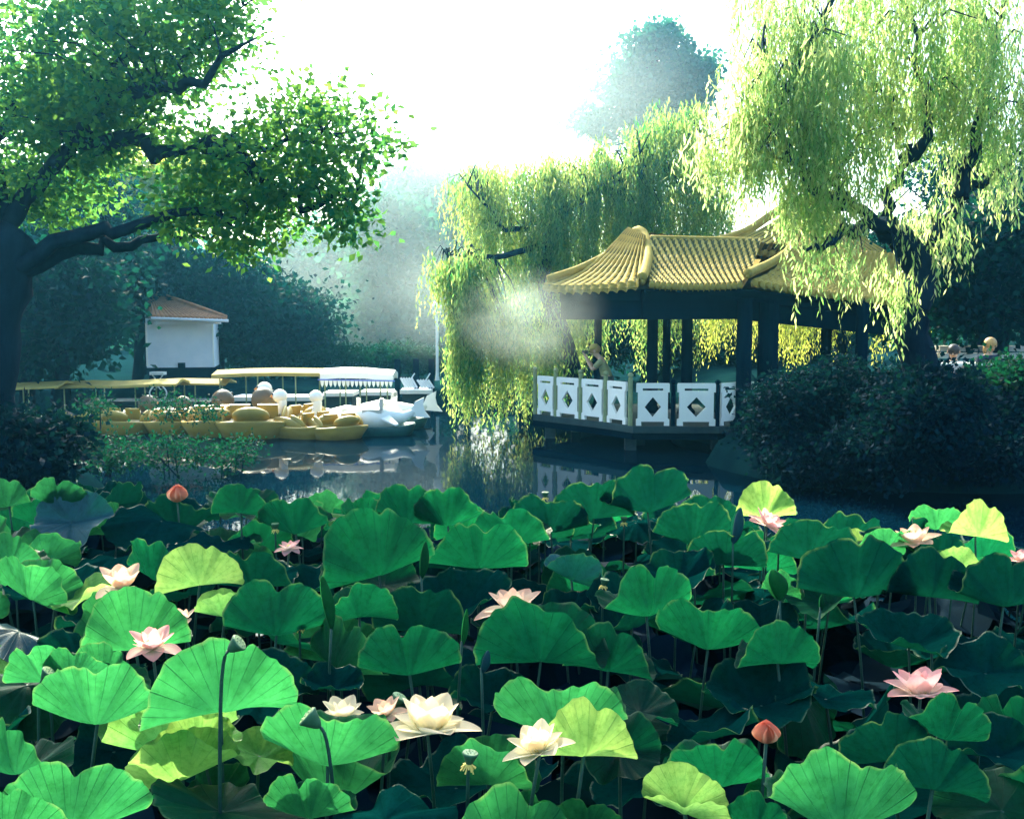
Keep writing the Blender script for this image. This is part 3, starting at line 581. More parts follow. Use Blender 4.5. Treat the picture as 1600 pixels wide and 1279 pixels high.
# soffit closes the roof from below
mb = MB(); so = [A_ + Vector((.1, 0, -.09)), B_ + Vector((0, .08, -.09)), C_ + Vector((0, .08, -.09)), E_ + Vector((0, 0, -.09)), E_ + Vector((.1, 3.4, -.02)), A_ + Vector((1.2, 2.9, -.02))]
mb.prism(so, (0, 0, .03)); mb.build('soffit', M['post'], pav)
# rear slope so that the roof reads from other sides
patch('roof_tiles', H4 + Vector((0, .1, 0)), HB + Vector((0, .15, 0)), E_ + Vector((.1, 3.5, .1)), A_ + Vector((1.2, 3.0, .1)), .14, 30, 0, .04, M['roofy'], nu=120)
for x_, Yd in [(934, 24.0), (1019, 22.6), (1041, 23.6), (1073, 22.3), (1162, 19.95), (1199, 20.2), (1290, 23.2), (1345, 20.4), (1430, 20.9)]:
    top = eav[0].z - .05; wdt = .15 if x_ in (1162,) else (.2 if x_ == 1199 else (.09 if x_ in (1041, 934) else .12))
    b0 = PZ(x_, 600, DZ); b0 = Vector(((x_ - 800) / F * (Yd * cP + (CAMH - 1.5) * sP), Yd, DZ)); mb = MB()
    mb.lathe([(wdt * 1.6, 0), (wdt * 1.6, .06), (wdt * 1.15, .12), (wdt, .16), (wdt, top - DZ - .1), (wdt * 1.1, top - DZ)], b0, 14); mb.build('column', M['post'], pav, False)
def deckp(px, Yd, z=DZ):
    return Vector(((px - 800) / F * (Yd * cP + (CAMH - z) * sP), Yd, z))
cor = [deckp(833, 22.3), deckp(946, 20.5), deckp(988, 19.75), deckp(1122, 19.7), deckp(1166, 20.2), deckp(1290, 20.1), deckp(1460, 20.6)]
mb = MB(); dk = cor + [deckp(1460, 24.5), deckp(930, 24.9)]
dk2 = [q + Vector((0, -.1 if q.y < 23 else 0, 0)) for q in dk]
mb.prism([q - Vector((0, 0, .13)) for q in dk2], (0, 0, .13)); mb.build('deck', M['stone'], pav)
mb = MB(); mb.prism([q + Vector((0, .15 if q.y < 23 else -.1, -.27)) for q in dk2], (0, 0, .137)); mb.build('deck_edge', M['post'], pav)
for q in [deckp(860, 22.2), deckp(985, 20.2), deckp(1120, 20.2), deckp(1250, 20.5), deckp(1000, 23), deckp(900, 23.5)]:
    mb = MB(); mb.box((q.x, q.y, -.05), (.22, .22, .7)); mb.build('pile', M['stone'], pav)
def rail_panel(a, b_, hgt, tone='white'):
    """slab between deck points a and b_ with slot and diamond opening, notched corners and feet"""
    a, b_ = Vector(a), Vector(b_); u = (b_ - a); wd = u.length; u.normalize(); n_ = u.cross(Vector((0, 0, 1))) * .055; z0 = .055
    def Q(x, y): return a + u * (x * wd) + Vector((0, 0, z0 + y * hgt)) - n_ * .5
    mb = MB(); ex = .05
    def poly(*pp): mb.prism([Q(*p) for p in pp], n_)
    cx, cy_, dx, dy = .5, .40, .25 , .245
    y0, y1 = .04, .70; x0, x1 = ex, 1 - ex
    poly((x0, y0), (cx, y0), (cx, cy_ - dy), (cx - dx, cy_), (x0, cy_)); poly((cx, y0), (x1, y0), (x1, cy_), (cx + dx, cy_), (cx, cy_ - dy))
    poly((x0, cy_), (cx - dx, cy_), (cx, cy_ + dy), (cx, y1), (x0, y1)); poly((cx + dx, cy_), (x1, cy_), (x1, y1), (cx, y1), (cx, cy_ + dy))
    poly((x0, y1), (x1, y1), (x1, .80), (x0, .80)); poly((x0, .80), (.19, .80), (.19, .855), (x0, .855)); poly((.81, .80), (x1, .80), (x1, .855), (.81, .855))
    poly((0, .855), (1, .855), (1, .955), (0, .955)); poly((0, .955), (1, .955), (.98, .985), (.02, .985))
    poly((0, -.06), (.16, -.06), (x0 + .1, .04), (x0, .04), (0, .01)); poly((.84, -.06), (1, -.06), (1, .01), (x1, .04), (x1 - .1, .04))
    poly((0, .76), (x0, .76), (x0, .855), (0, .855)); poly((x1, .76), (1, .76), (1, .855), (x1, .855))
    poly((0, .01), (x0, .04), (x0, .12), (0, .10)); poly((x1, .04), (1, .01), (1, .10), (x1, .12))
    return mb.build('railing_panel', M['white'] if tone == 'white' else M['palestone'], pav)
def on(px0, i):
    """point of the railing line at picture column px0 on segment i"""
    a, b_ = cor[i], cor[i + 1]; lo, hi = 0, 1
    for _ in range(30):
        m_ = (lo + hi) / 2; q = a.lerp(b_, m_); q.z = 1.0
        if proj(q)[0] < px0: lo = m_
        else: hi = m_
    return a.lerp(b_, lo)
for x0, x1, i in [(841, 866, 0), (871, 905, 0), (910, 943, 0), (950, 979, 1), (994, 1046, 2), (1058, 1118, 2), (1125, 1156, 3), (1170, 1216, 4), (1226, 1280, 4)]:
    rail_panel(on(x0, i), on(x1, i), .80 if x0 < 980 else .79)
for x_, i in [(836, 0), (868.5, 0), (907.5, 0), (946.5, 0), (985, 1), (1052, 2), (1121, 2), (1163, 3), (1221, 4), (1285, 4)]:
    q = on(x_, i); mb = MB(); hh = .93 if x_ < 1000 else .8
    mb.lathe([(.045, 0), (.045, hh), (.03, hh + .01), (.055, hh + .035), (.055, hh + .07), (.02, hh + .1)], q, 10)
    mb.build('railing_post', M['steel'] if x_ < 1000 else M['post'], pav)
# ------------------------------------------------------------------ kiosk
YK = 32.5
k0, k1 = P(232, 574, YK), P(333, 575, YK)
gz = 1.0
kio = empty('kiosk', (k0.x + 1, YK, .45), 'small white kiosk with an orange tiled roof and a long dark base', 'kiosk')
wz0, wz1 = k0.z, P(232, 497, YK).z; kw = k1.x - k0.x; kc = (k0.x + k1.x) / 2
mb = MB(); KR = Matrix.Rotation(R(11.5), 3, 'Z'); KB = KR @ Vector((0, 1, 0)); mb.box(Vector((kc, YK, (wz0 + wz1) / 2)) + KB, (kw, 2.0, wz1 - wz0), KR); mb.build('wall', M['whitewall'], kio)
mb = MB(); mb.box(Vector((kc, YK, (wz0 + .3) / 2)) + KB * 1.03, (kw - .08, 1.98, wz0 - .3 - .004), KR); mb.build('base', M['post'], kio)
f0, f1 = P(243, 506, YK - .35), P(341, 498, YK - .35)
mb = MB(); mb.box(((f0.x + f1.x) / 2, YK - .2, (f0.z + f1.z) / 2 + .0), (f1.x - f0.x, .3, .17), KR); mb.build('fascia', M['whitewall'], kio)
mb = MB()
for s_ in (-1, 1): mb.box(Vector((kc, YK, (wz0 + wz1) / 2 - .05)) + KR @ Vector((s_ * (kw / 2 - .02), -.01, 0)), (.05, .06, wz1 - wz0 - .2), KR)
mb.build('corner_trim', M['white'], kio)
mb = MB(); q = P(284, 571, YK - .02); mb.box((q.x, YK - .03, q.z), (.2, .12, .18)); mb.build('vent_box', M['post'], kio)
tl, tr = P(232, 456, YK + 1.2), P(262, 464, YK + 1.2); bl, br = P(237, 493, YK - .6), P(354, 497, YK - .6)
pav_ = pav; pav = kio
patch('roof', tl, tl + Vector((.25, 0, -.02)), bl, br, .03, 17, 0, .03, M['roofo'], nv=6)
patch('roof', tl + Vector((-.05, 0, 0)), tl, P(226, 486, YK + 1.5), bl, .02, 8, 0, .03, M['roofo'], nv=6)
ridge('hip_ridge', [tl + Vector((.1, 0, .04)), P(300, 475, YK + .2), br + Vector((0, 0, .06))], .05, .04, M['roofo'])
mb = MB(); mb.tube([bl + Vector((0, -.04, -.08)), br + Vector((.06, -.04, -.08))], .05, 8); mb.build('gutter', M['whitewall'], kio)
pav = pav_
# small stand with a white top and scrolled iron legs beside the kiosk
sc = P(247, 583, 31); st_ = empty('scrolled_stand', (sc.x, 31, .45), 'small white topped stand with scrolled legs below the left corner of the kiosk', 'stand')
mb = MB(); mb.box((sc.x, 31, sc.z), (.42, .3, .09)); mb.build('stand_top', M['white'], st_)
for s_ in (-1, 1):
    mb = MB(); z1 = sc.z - .05
    pts = [(sc.x + s_ * (.16 - .1 * math.sin(t * 6.0)), 31 - .05, z1 - .7 * t) for t in np.linspace(0, 1, 14)]
    mb.tube(pts, .022, 6); pts = [(sc.x + s_ * (.1 + .08 * math.cos(t)), 30.95, z1 - .32 + .12 * math.sin(t)) for t in np.linspace(0, 5, 10)]; mb.tube(pts, .016, 6)
    mb.build('leg', M['white'], st_)
# ------------------------------------------------------------------ dock, fence, pole
def dockseg(px0, px1, py, Yd, lab, mt='white'):
    a, b_ = P(px0, py, Yd), P(px1, py, Yd); e = empty('landing_stage', ((a.x + b_.x) / 2, Yd, 0), lab, 'dock', 'sections of the landing stage')
    mb = MB(); mb.box(((a.x + b_.x) / 2, Yd + .5, (a.z + b_.z) / 2), (b_.x - a.x, 1.1, .11)); mb.build('deck_slab', M[mt], e)
    mb = MB(); mb.box(((a.x + b_.x) / 2, Yd + .5, a.z / 2 - .1), (b_.x - a.x - .1, .9, a.z + .05)); mb.build('dock_wall', M['stone'], e)
dockseg(505, 552, 616, 28.5, 'white edged dock section behind the raised swan heads'); dockseg(562, 616, 614.5, 28.5, 'white edged dock section under the white scalloped canopy')
dockseg(625, 674, 612, 28.5, 'white edged dock section below the lattice fence'); dockseg(362, 500, 623, 28, 'long pale dock section behind the brown headed boats', 'whitewall'); dockseg(150, 352, 630, 27.6, 'shadowed dock section below the kiosk', 'stone')  # darker slab materials here stand for shade on the dock
fe = empty('lattice_fence', P(645, 608, 29), 'diagonal lattice fence on the dock beside the willow curtain', 'fence')
for (x0, x1, sg) in ((626, 648, 1), (652, 672, -1)):
    mb = MB()
    for k in range(5):
        a = P(x0 + k * 4.2, 590 + (0 if sg > 0 else 3) , 29); b_ = P(x0 + k * 4.2 + 9, 606, 29) if True else a
        beam(a, b_, .03, .06, mb)
    a, b_ = (P(x1, 583, 28.95), P(x0 + 6, 606, 28.95)); beam(a, b_, .03, .035, mb)
    mb.build('lattice', M['whitewall'], fe)
mb = MB()
for x_ in (621, 650, 674): q = P(x_, 598, 29); mb.box((q.x, 29.05, .75), (.16, .12, 1.4))
mb.build('fence_posts', M['post'], fe)
q = P(683, 545, 34); lp = empty('lamp_post', (q.x, 34, .4), 'thin white lamp post at the willow edge in the bright mist', 'lamp post')
mb = MB(); mb.lathe([(.1, 0), (.07, .2), (.05, .35), (.045, 2.3)], (q.x, 34, .4), 10); mb.build('post', M['white'], lp)
mb = MB(); mb.lathe([(.05, 2.3), (.15, 2.36), (.17, 2.6), (.1, 2.72), (.02, 2.8)], (q.x, 34, .4), 12); mb.build('lamp_head', M['white'], lp)
# ------------------------------------------------------------------ pedal boats
def hull_mesh(mb, L_, W_, z0, z1, n=14, flare=1.18, mi=0):
    prof = []
    for (zz, s_) in [(z0, .78), (z0 + .04, .9), ((z0 + z1) / 2, 1.0), (z1, flare), (z1 + .03, flare * .97), (z1, flare * .88), (z1 - .12, flare * .8)]:
        prof.append([(math.copysign(abs(math.cos(t)) ** .6, math.cos(t)) * L_ / 2 * s_, math.copysign(abs(math.sin(t)) ** .75, math.sin(t)) * W_ / 2 * s_, zz + (.06 * math.cos(t) ** 2 if zz >= z1 - .13 else 0)) for t in np.linspace(0, 2 * math.pi, 28, endpoint=False)])
    vs = [Vector(p) for r_ in prof for p in r_]; k = 28
    fs = [(i * k + j, i * k + (j + 1) % k, (i + 1) * k + (j + 1) % k, (i + 1) * k + j) for i in range(len(prof) - 1) for j in range(k)]
    fs += [tuple(range(k - 1, -1, -1)), tuple((len(prof) - 1) * k + j for j in range(k))]; mb.add(vs, fs, mi)
def duck_boat(loc, rz, lab, headc, white=False, scale=1.0, grp='moored duck shaped pedal boats'):
    e = empty('pedal_boat', loc, lab, 'pedal boat', grp, rz); e.scale = (scale,) * 3
    def bd(mb, nm, mt, sm=True): return mb.build(nm, mt, e, sm, world=False)
    mb = MB(); hull_mesh(mb, 1.9, 1.25, -.12, .26); bd(mb, 'hull', M['yellow'])
    for s_ in (-1, 1):                                        # folded wings on the sides
        mb = MB(); mb.ball((-.15, s_ * .56, .36), (.5, .07, .13), Matrix.Rotation(R(-8), 3, 'Y'))
        mb.ball((-.45, s_ * .54, .42), (.28, .05, .09), Matrix.Rotation(R(-24), 3, 'Y')); bd(mb, 'wing', M['yellow'])
    mb = MB(); mb.ball((-.86, 0, .42), (.25, .34, .14), Matrix.Rotation(R(28), 3, 'Y')); bd(mb, 'tail', M['yellow'])
    for s_ in (-1, 1):
        mb = MB(); mb.box((-.25, s_ * .25, .36), (.42, .36, .07)); mb.box((-.48, s_ * .25, .48), (.06, .36, .24), Matrix.Rotation(R(-12), 3, 'Y')); bd(mb, 'seat', M['yellow'], False)
    if white:
        mb = MB(); mb.tube([(.62, 0, .22), (.74, 0, .42), (.66, 0, .60), (.62, 0, .78), (.68, 0, .93)], [.2, .15, .12, .11, .12], 12); mb.ball((.70, 0, .93), (.2, .165, .17)); bd(mb, 'head', M['white'])
        mb = MB(); mb.lathe([(.055, 0), (.05, .08), (.012, .17)], (.88, 0, .93), 8, Matrix.Rotation(R(100), 3, 'Y')); bd(mb, 'beak', M['orange'])
        ez, ex, ey = .98, .82, .12
    else:
        mb = MB(); mb.tube([(.62, 0, .2), (.64, 0, .36), (.64, 0, .5)], [.22, .17, .18], 14); mb.ball((.64, 0, .60), .235, None, 20, 14); bd(mb, 'head', headc)
        mb = MB(); mb.ball((.93, 0, .6), (.14, .12, .045)); bd(mb, 'beak', M['orange']); ez, ex, ey = .74, .82, .16
    mb = MB()
    for s_ in (-1, 1): mb.ball((ex, s_ * ey, ez), .03)
    bd(mb, 'eyes', M['black']); return e
YB = 23.2
for px, Yd, lab, rz, wh, sc_ in [
        (140, 23.6, 'yellow duck boat with a brown head, leftmost of the row and half behind a plant', 100, 0, .88), (210, 23.6, 'yellow duck boat with a shiny brown round head below the kiosk corner', 80, 0, .95),
        (277, 23.6, 'yellow duck boat with a shiny brown round head below the kiosk', 95, 0, .92), (344, 23.3, 'yellow duck boat with a tall brown head, left of the open yellow boat', 100, 0, 1.12),
        (404, 23.0, 'broad yellow duck boat with a brown dome head catching light on top', 95, 0, 1.2)]:
    q = P(px, 655, Yd); duck_boat((q.x, Yd, 0), R(rz), lab, M['brown'], False, sc_)
q = P(470, 650, 22.6); duck_boat((q.x, 22.6, 0), R(146), 'yellow swan boat with a white head turned left, next to the brown headed boat', M['brown'], True, .92)
q = P(515, 650, 22.5); duck_boat((q.x, 22.5, 0), R(128), 'yellow swan boat with a white arched neck, nearest the white fish boats', M['brown'], True, .9)
q = P(448, 645, 24.2); duck_boat((q.x, 24.2, 0), R(150), 'yellow swan boat mostly hidden behind the other two white necks', M['brown'], True, .98)
def fish_boat(loc, rz, lab, s_=1.0):
    e = empty('pedal_boat', loc, lab, 'pedal boat', 'moored white fish shaped pedal boats', rz); e.scale = (s_,) * 3
    mb = MB(); hull_mesh(mb, 1.9, 1.0, -.12, .22, flare=1.1); mb.build('hull', M['hullg'], e, True, world=False)
    mb = MB(); pts = [(-1.0, 0, .34), (-.7, 0, .40), (-.2, 0, .44), (.35, 0, .42), (.75, 0, .46), (1.0, 0, .6)]
    mb.tube(pts, [.06, .24, .32, .26, .15, .07], 16); mb.build('body', M['white'], e, True, world=False)
    mb = MB(); prof = [(.84, 0, .48), (1.02, 0, .86), (1.26, 0, .98), (1.24, 0, .80), (1.28, 0, .62), (1.42, 0, .44), (1.1, 0, .46)]
    mb.prism([(p[0], -.035, p[2]) for p in prof], (0, .07, 0)); mb.build('tail_fin', M['white'], e, False, world=False)
    for k in (-1, 1):
        mb = MB(); mb.prism([(.1, k * .25, .42), (.55, k * .62, .28), (.62, k * .64, .31), (.35, k * .2, .5)], (0, 0, .04)); mb.build('side_fin', M['white'], e, False, world=False)
    mb = MB(); mb.box((-.1, 0, .62), (.5, .5, .1)); mb.box((.14, 0, .8), (.08, .5, .3)); mb.build('seat', M['palestone'], e, False, world=False)
for px, py, Yd, rz, lab, s_ in [(553, 650, 23.6, 14, 'white fish boat nearest the yellow swan boats with a low curved tail', .8), (588, 650, 22.9, 3, 'white fish boat in the middle with its tail raised beside the last one', .85), (608, 650, 24.3, -4, 'white fish boat at the right end with a tall pointed tail fin', .9)]:
    q = P(px, py, Yd); fish_boat((q.x, Yd, 0), R(rz), lab, s_)
# ------------------------------------------------------------------ canopied boats
def canopy_boat(pl, Yd, lab, matc, scal=False, th=.07, dep=1.1, posts=6):
    """long boat under a thin canopy; pl = canopy outline columns (px, py)"""
    a, b_ = P(*pl[0], Yd), P(*pl[-1], Yd); e = empty('canopied_boat', ((a.x + b_.x) / 2, Yd, 0), lab, 'boat', 'canopied boats moored at the dock')
    mb = MB(); n_ = len(pl); vs = []
    for (px, py) in pl:
        q = P(px, py, Yd); z_ = q.z
        for (dy, dz) in ((0, 0), (dep * .5, .10), (dep, 0), (dep, -th), (dep * .5, .10 - th), (0, -th)): vs.append((q.x, Yd + dy, z_ + dz))
    fs = [(i * 6 + k, i * 6 + (k + 1) % 6, (i + 1) * 6 + (k + 1) % 6, (i + 1) * 6 + k) for i in range(n_ - 1) for k in range(6)] + [(5, 4, 3, 2, 1, 0), tuple((n_ - 1) * 6 + k for k in range(6))]
    mb.add(vs, fs); mb.build('canopy', matc, e)
    if scal:
        mb = MB(); L_ = b_.x - a.x; ns = 17
        for k in range(ns):
            x0 = a.x + L_ * k / ns; w_ = L_ / ns; z_ = a.z - th
            mb.prism([(x0, Yd - .02, z_), (x0 + w_ * .96, Yd - .02, z_), (x0 + w_ * .8, Yd - .02, z_ - .13), (x0 + w_ * .5, Yd - .02, z_ - .19), (x0 + w_ * .2, Yd - .02, z_ - .13)], (0, .012, 0))
        mb.build('scalloped_fringe', M['white'], e)
        mb = MB(); beam((a.x - .05, Yd - .035, a.z - th), (b_.x + .05, Yd - .035, b_.z - th), .012, .03, mb); mb.build('fringe_trim', M['blue'], e)
    for k in range(posts):
        t = (k + .4) / posts; q = a.lerp(b_, t); mb = MB(); mb.tube([(q.x, Yd + .08 + (k % 2) * .7, .15), (q.x, Yd + .08 + (k % 2) * .7, q.z - th * .4)], .018, 6); mb.build('canopy_pole', M['steel'], e)
    mb = MB(); L_ = (b_.x - a.x); vs = []
    for (zz, s_) in [(-.15, .82), (.12, .96), (.24, 1.0), (.2, .93)]:
        for t in np.linspace(0, 2 * math.pi, 24, endpoint=False):
            vs.append(((a.x + b_.x) / 2 + math.copysign(abs(math.cos(t)) ** .5, math.cos(t)) * L_ / 2 * s_, Yd + dep / 2 + math.copysign(abs(math.sin(t)) ** .7, math.sin(t)) * .6 * s_, zz))
    k = 24; fs = [(i * k + j, i * k + (j + 1) % k, (i + 1) * k + (j + 1) % k, (i + 1) * k + j) for i in range(3) for j in range(k)] + [tuple(range(k - 1, -1, -1)), tuple(3 * k + j for j in range(k))]
    mb.add(vs, fs); mb.build('hull', M['hullg'], e, True)
canopy_boat([(-30, 608), (20, 606), (70, 604), (90, 603)], 24.6, 'boat under a yellow canopy at the far left edge of the dock', M['canvasy'], posts=4, th=.05)
canopy_boat([(85, 604), (130, 602), (180, 603), (240, 600), (275, 599.5)], 25.2, 'boat under a thin wavy yellow canopy left of the kiosk', M['canvasy'], posts=6, th=.06)
canopy_boat([(230, 600), (275, 598.5), (310, 599), (352, 599.5)], 26.3, 'boat under a thin pale yellow canopy just below the kiosk', M['canvasy'], posts=4, th=.045)
canopy_boat([(330, 585.5), (380, 583), (430, 582), (508, 583)], 26.0, 'boat under a long yellow canopy right of the kiosk', M['canvasy'], posts=6, th=.085)
canopy_boat([(500, 583.5), (530, 581.5), (570, 582), (590, 584), (614, 585.5)], 25.6, 'boat under a white canopy with a scalloped fringe', M['white'], True, posts=7, th=.15)
# ------------------------------------------------------------------ stone steps and white ledge at the right
for i, (py, Yd) in enumerate([(565, 21.2), (552, 21.7), (541, 22.2)]):
    a, b_ = P(1468, py, Yd), P(1640, py, Yd)
    mb = MB(); mb.box(((a.x + b_.x) / 2, Yd + .25, a.z - .05), (b_.x - a.x, .55, .11))
    tag(mb.build('stone_step', M['palestone']), ['lowest pale stone step behind the seated people', 'middle pale stone step behind the seated people', 'topmost pale stone step behind the seated people'][i], 'step', 'pale stone steps')
e = empty('stone_table', (P(1517, 569, 16.6).x, 16.6, 1.0), 'long table with a bright white top in front of the seated people', 'table')
for x0, x1 in ((1464, 1505), (1507, 1526), (1531, 1571)):
    a, b_ = P(x0, 569, 16.6), P(x1, 569, 16.6); mb = MB(); mb.box(((a.x + b_.x) / 2, 16.75, a.z), (b_.x - a.x, .4, .035)); mb.build('table_top', M['white'], e)
mb = MB(); a, b_ = P(1475, 569, 16.75), P(1560, 569, 16.75)
for q in (a, a.lerp(b_, .5), b_): mb.box((q.x, 16.78, (q.z + .95) / 2 - .02), (.12, .2, q.z - .95))
mb.build('leg', M['stone'], e)
mb = MB(); a, b_ = P(1470, 600, 17.75), P(1580, 600, 17.75); mb.box(((a.x + b_.x) / 2, 17.8, 1.37), (b_.x - a.x, .4, .1)); mb.box((a.x + .2, 17.8, 1.15), (.2, .35, .34)); mb.box((b_.x - .2, 17.8, 1.15), (.2, .35, .34))
tag(mb.build('stone_bench', M['stone']), 'dark stone bench the two people sit on behind the white table', 'bench')
# ------------------------------------------------------------------ people
def skin_obj(name, J, E_list, rad, mat, parent, sub=2):
    names = list(J); me = bpy.data.meshes.new(name); idx = {n_: i for i, n_ in enumerate(names)}
    me.from_pydata([tuple(J[n_]) for n_ in names], [(idx[a], idx[b_]) for a, b_ in E_list], [])
    o = link(name, me, mat, parent, world=False); md = o.modifiers.new('Skin', 'SKIN'); md.use_smooth_shade = True
    for n_ in names:
        sv = me.skin_vertices[0].data[idx[n_]]; r_ = rad[n_]; sv.radius = (r_, r_) if not isinstance(r_, tuple) else r_
    me.skin_vertices[0].data[0].use_root = True
    s_ = o.modifiers.new('Sub', 'SUBSURF'); s_.levels = sub; s_.render_levels = sub; return o
def person(loc, rz, lab, pose, shirt, trous, hair, grp=None, sc_=1.0, long_hair=False, cap=None):
    """pose: joint name -> (x,y,z); x = right, y = facing direction, z up, origin at the feet/seat"""
    e = empty('person', loc, lab, 'person', grp, rz); e.scale = (sc_,) * 3; J = {k: Vector(v) for k, v in pose.items()}
    rad = dict(pelvis=.12, waist=.11, chest=.13, collar=.075, neck=.05, head0=.07, head1=.095, head2=.085)
    Es = [('pelvis', 'waist'), ('waist', 'chest'), ('chest', 'collar'), ('collar', 'neck'), ('neck', 'head0'), ('head0', 'head1'), ('head1', 'head2')]
    for s_ in 'LR':
        rad.update({'sh' + s_: .06, 'el' + s_: .04, 'wr' + s_: .027, 'pa' + s_: (.038, .018), 'hip' + s_: .09, 'kn' + s_: .058, 'an' + s_: .038, 'to' + s_: .036})
        Es += [('chest', 'sh' + s_), ('sh' + s_, 'el' + s_), ('el' + s_, 'wr' + s_), ('wr' + s_, 'pa' + s_), ('pelvis', 'hip' + s_), ('hip' + s_, 'kn' + s_), ('kn' + s_, 'an' + s_), ('an' + s_, 'to' + s_)]
        d = (J['pa' + s_] - J['wr' + s_]).normalized(); sd_ = d.cross(Vector((0, 0, 1))); sd_ = sd_.normalized() if sd_.length > .05 else Vector((1, 0, 0)); dn = d.cross(sd_).normalized()
        for k, ln in enumerate((.038, .045, .042, .034)):
            b0 = J['pa' + s_] + sd_ * (k - 1.5) * .019 + d * .012; b1 = b0 + d * ln; b2 = b1 + d * ln * .5 + dn * .02
            J[f'f{s_}{k}a'], J[f'f{s_}{k}b'], J[f'f{s_}{k}c'] = b0, b1, b2; rad.update({f'f{s_}{k}a': .009, f'f{s_}{k}b': .0085, f'f{s_}{k}c': .007})
            Es += [('pa' + s_, f'f{s_}{k}a'), (f'f{s_}{k}a', f'f{s_}{k}b'), (f'f{s_}{k}b', f'f{s_}{k}c')]
        t0 = J['wr' + s_].lerp(J['pa' + s_], .5) + sd_ * .035 + dn * .005; t1 = t0 + d * .03 + sd_ * .015; J['th' + s_] = t0; J['ti' + s_] = t1; rad['th' + s_] = .011; rad['ti' + s_] = .009
        Es += [('pa' + s_, 'th' + s_), ('th' + s_, 'ti' + s_)]
    order = {k: J[k] for k in ['pelvis'] + [k for k in J if k != 'pelvis']}
    skin_obj('body', order, Es, rad, M['skin'], e)
    sj = ['pelvis', 'waist', 'chest', 'collar', 'shL', 'elL', 'shR', 'elR']; sr = dict(pelvis=.14, waist=.135, chest=.15, collar=.085, shL=.078, shR=.078, elL=.056, elR=.056)
    JJ = {k: J[k] for k in sj}; JJ['elL'] = J['shL'].lerp(J['elL'], .8); JJ['elR'] = J['shR'].lerp(J['elR'], .8)
    skin_obj('shirt', JJ, [('pelvis', 'waist'), ('waist', 'chest'), ('chest', 'collar'), ('chest', 'shL'), ('shL', 'elL'), ('chest', 'shR'), ('shR', 'elR')], sr, shirt, e)
    tj = ['pelvis', 'hipL', 'knL', 'anL', 'hipR', 'knR', 'anR']
    skin_obj('trousers', {k: J[k] for k in tj}, [('pelvis', 'hipL'), ('hipL', 'knL'), ('knL', 'anL'), ('pelvis', 'hipR'), ('hipR', 'knR'), ('knR', 'anR')], dict(pelvis=.135, hipL=.105, hipR=.105, knL=.075, knR=.075, anL=.055, anR=.055), trous, e)
    mb = MB()
    for s_ in 'LR': mb.ball(J['an' + s_].lerp(J['to' + s_], .6) - Vector((0, 0, .015)), (.045, .11, .04))
    mb.build('shoes', M['black'], e, True, world=False)
    hc = J['head1']; up = (J['head2'] - J['head0']).normalized(); fw = Vector((0, 1, 0)); fw = (fw - up * fw.dot(up)).normalized(); rt = fw.cross(up)
    Mx = Matrix((rt, fw, up)).transposed()
    mb = MB(); mb.ball(hc + up * .035 - fw * .018, (.105, .118, .108), Mx, 18, 12)
    if long_hair: mb.ball(hc - fw * .06 - up * .06, (.095, .07, .14), Mx)
    mb.build('hair', hair, e, True, world=False)
    mb = MB()
    for s_ in (-1, 1): mb.ball(hc + fw * .088 + rt * s_ * .034 + up * .005, .011)
    mb.build('eyes', M['black'], e, True, world=False)
    mb = MB(); mb.ball(hc + fw * .1 - up * .022, (.014, .02, .022), Mx); mb.build('nose', M['skin'], e, True, world=False)
    mb = MB(); mb.ball(hc + fw * .085 - up * .058, (.026, .01, .008), Mx); mb.build('mouth', M['orange'], e, True, world=False)
    mb = MB()
    for s_ in (-1, 1): mb.ball(hc + rt * s_ * .1, (.014, .024, .034), Mx)
    mb.build('ears', M['skin'], e, True, world=False)
    if cap is not None:
        mb = MB(); mb.lathe([(.112, 0), (.11, .05), (.08, .1), (.02, .122)], hc + up * .045 - fw * .005, 18, Mx); mb.box(hc + up * .055 + fw * .15, (.13, .12, .018), Mx); mb.build('cap', cap, e, True, world=False)
    return e
# photographer leaning over the railing, facing left, camera held to the eyes with both hands
bend = dict(pelvis=(0, -.1, .88), waist=(0, -.08, 1.0), chest=(0, .0, 1.2), collar=(0, .06, 1.33), neck=(0, .1, 1.38), head0=(0, .14, 1.41), head1=(0, .17, 1.48), head2=(0, .185, 1.55),
            shL=(-.17, .03, 1.27), elL=(-.2, .2, 1.08), wrL=(-.07, .35, 1.33), paL=(-.045, .385, 1.40), shR=(.17, .03, 1.27), elR=(.2, .2, 1.08), wrR=(.07, .35, 1.33), paR=(.045, .385, 1.40),
            hipL=(-.09, -.1, .84), knL=(-.1, -.04, .47), anL=(-.1, -.12, .08), toL=(-.1, .04, .04), hipR=(.09, -.1, .84), knR=(.1, -.04, .47), anR=(.1, -.12, .08), toR=(.1, .04, .04))
q = deckp(941, 21.0)
person((q.x, q.y, DZ), R(78), 'person in an olive shirt leaning over the pavilion railing and holding a camera up', bend, M['olive'], M['trousers'], M['hair_lit'], sc_=.95, cap=M['canvasy'])
ce = empty('camera', (q.x, q.y, DZ), 'small dark camera held up by the person at the pavilion railing', 'camera', None, R(78)); ce.scale = (.95,) * 3
mb = MB(); mb.box((0, .345, 1.465), (.13, .06, .085)); mb.build('camera_body', M['black'], ce, False, world=False)
mb = MB(); mb.lathe([(.038, 0), (.038, .05), (.033, .055), (.033, .08)], (0, .375, 1.46), 14, Matrix.Rotation(R(-90), 3, 'X')); mb.build('lens', M['black'], ce, False, world=False)
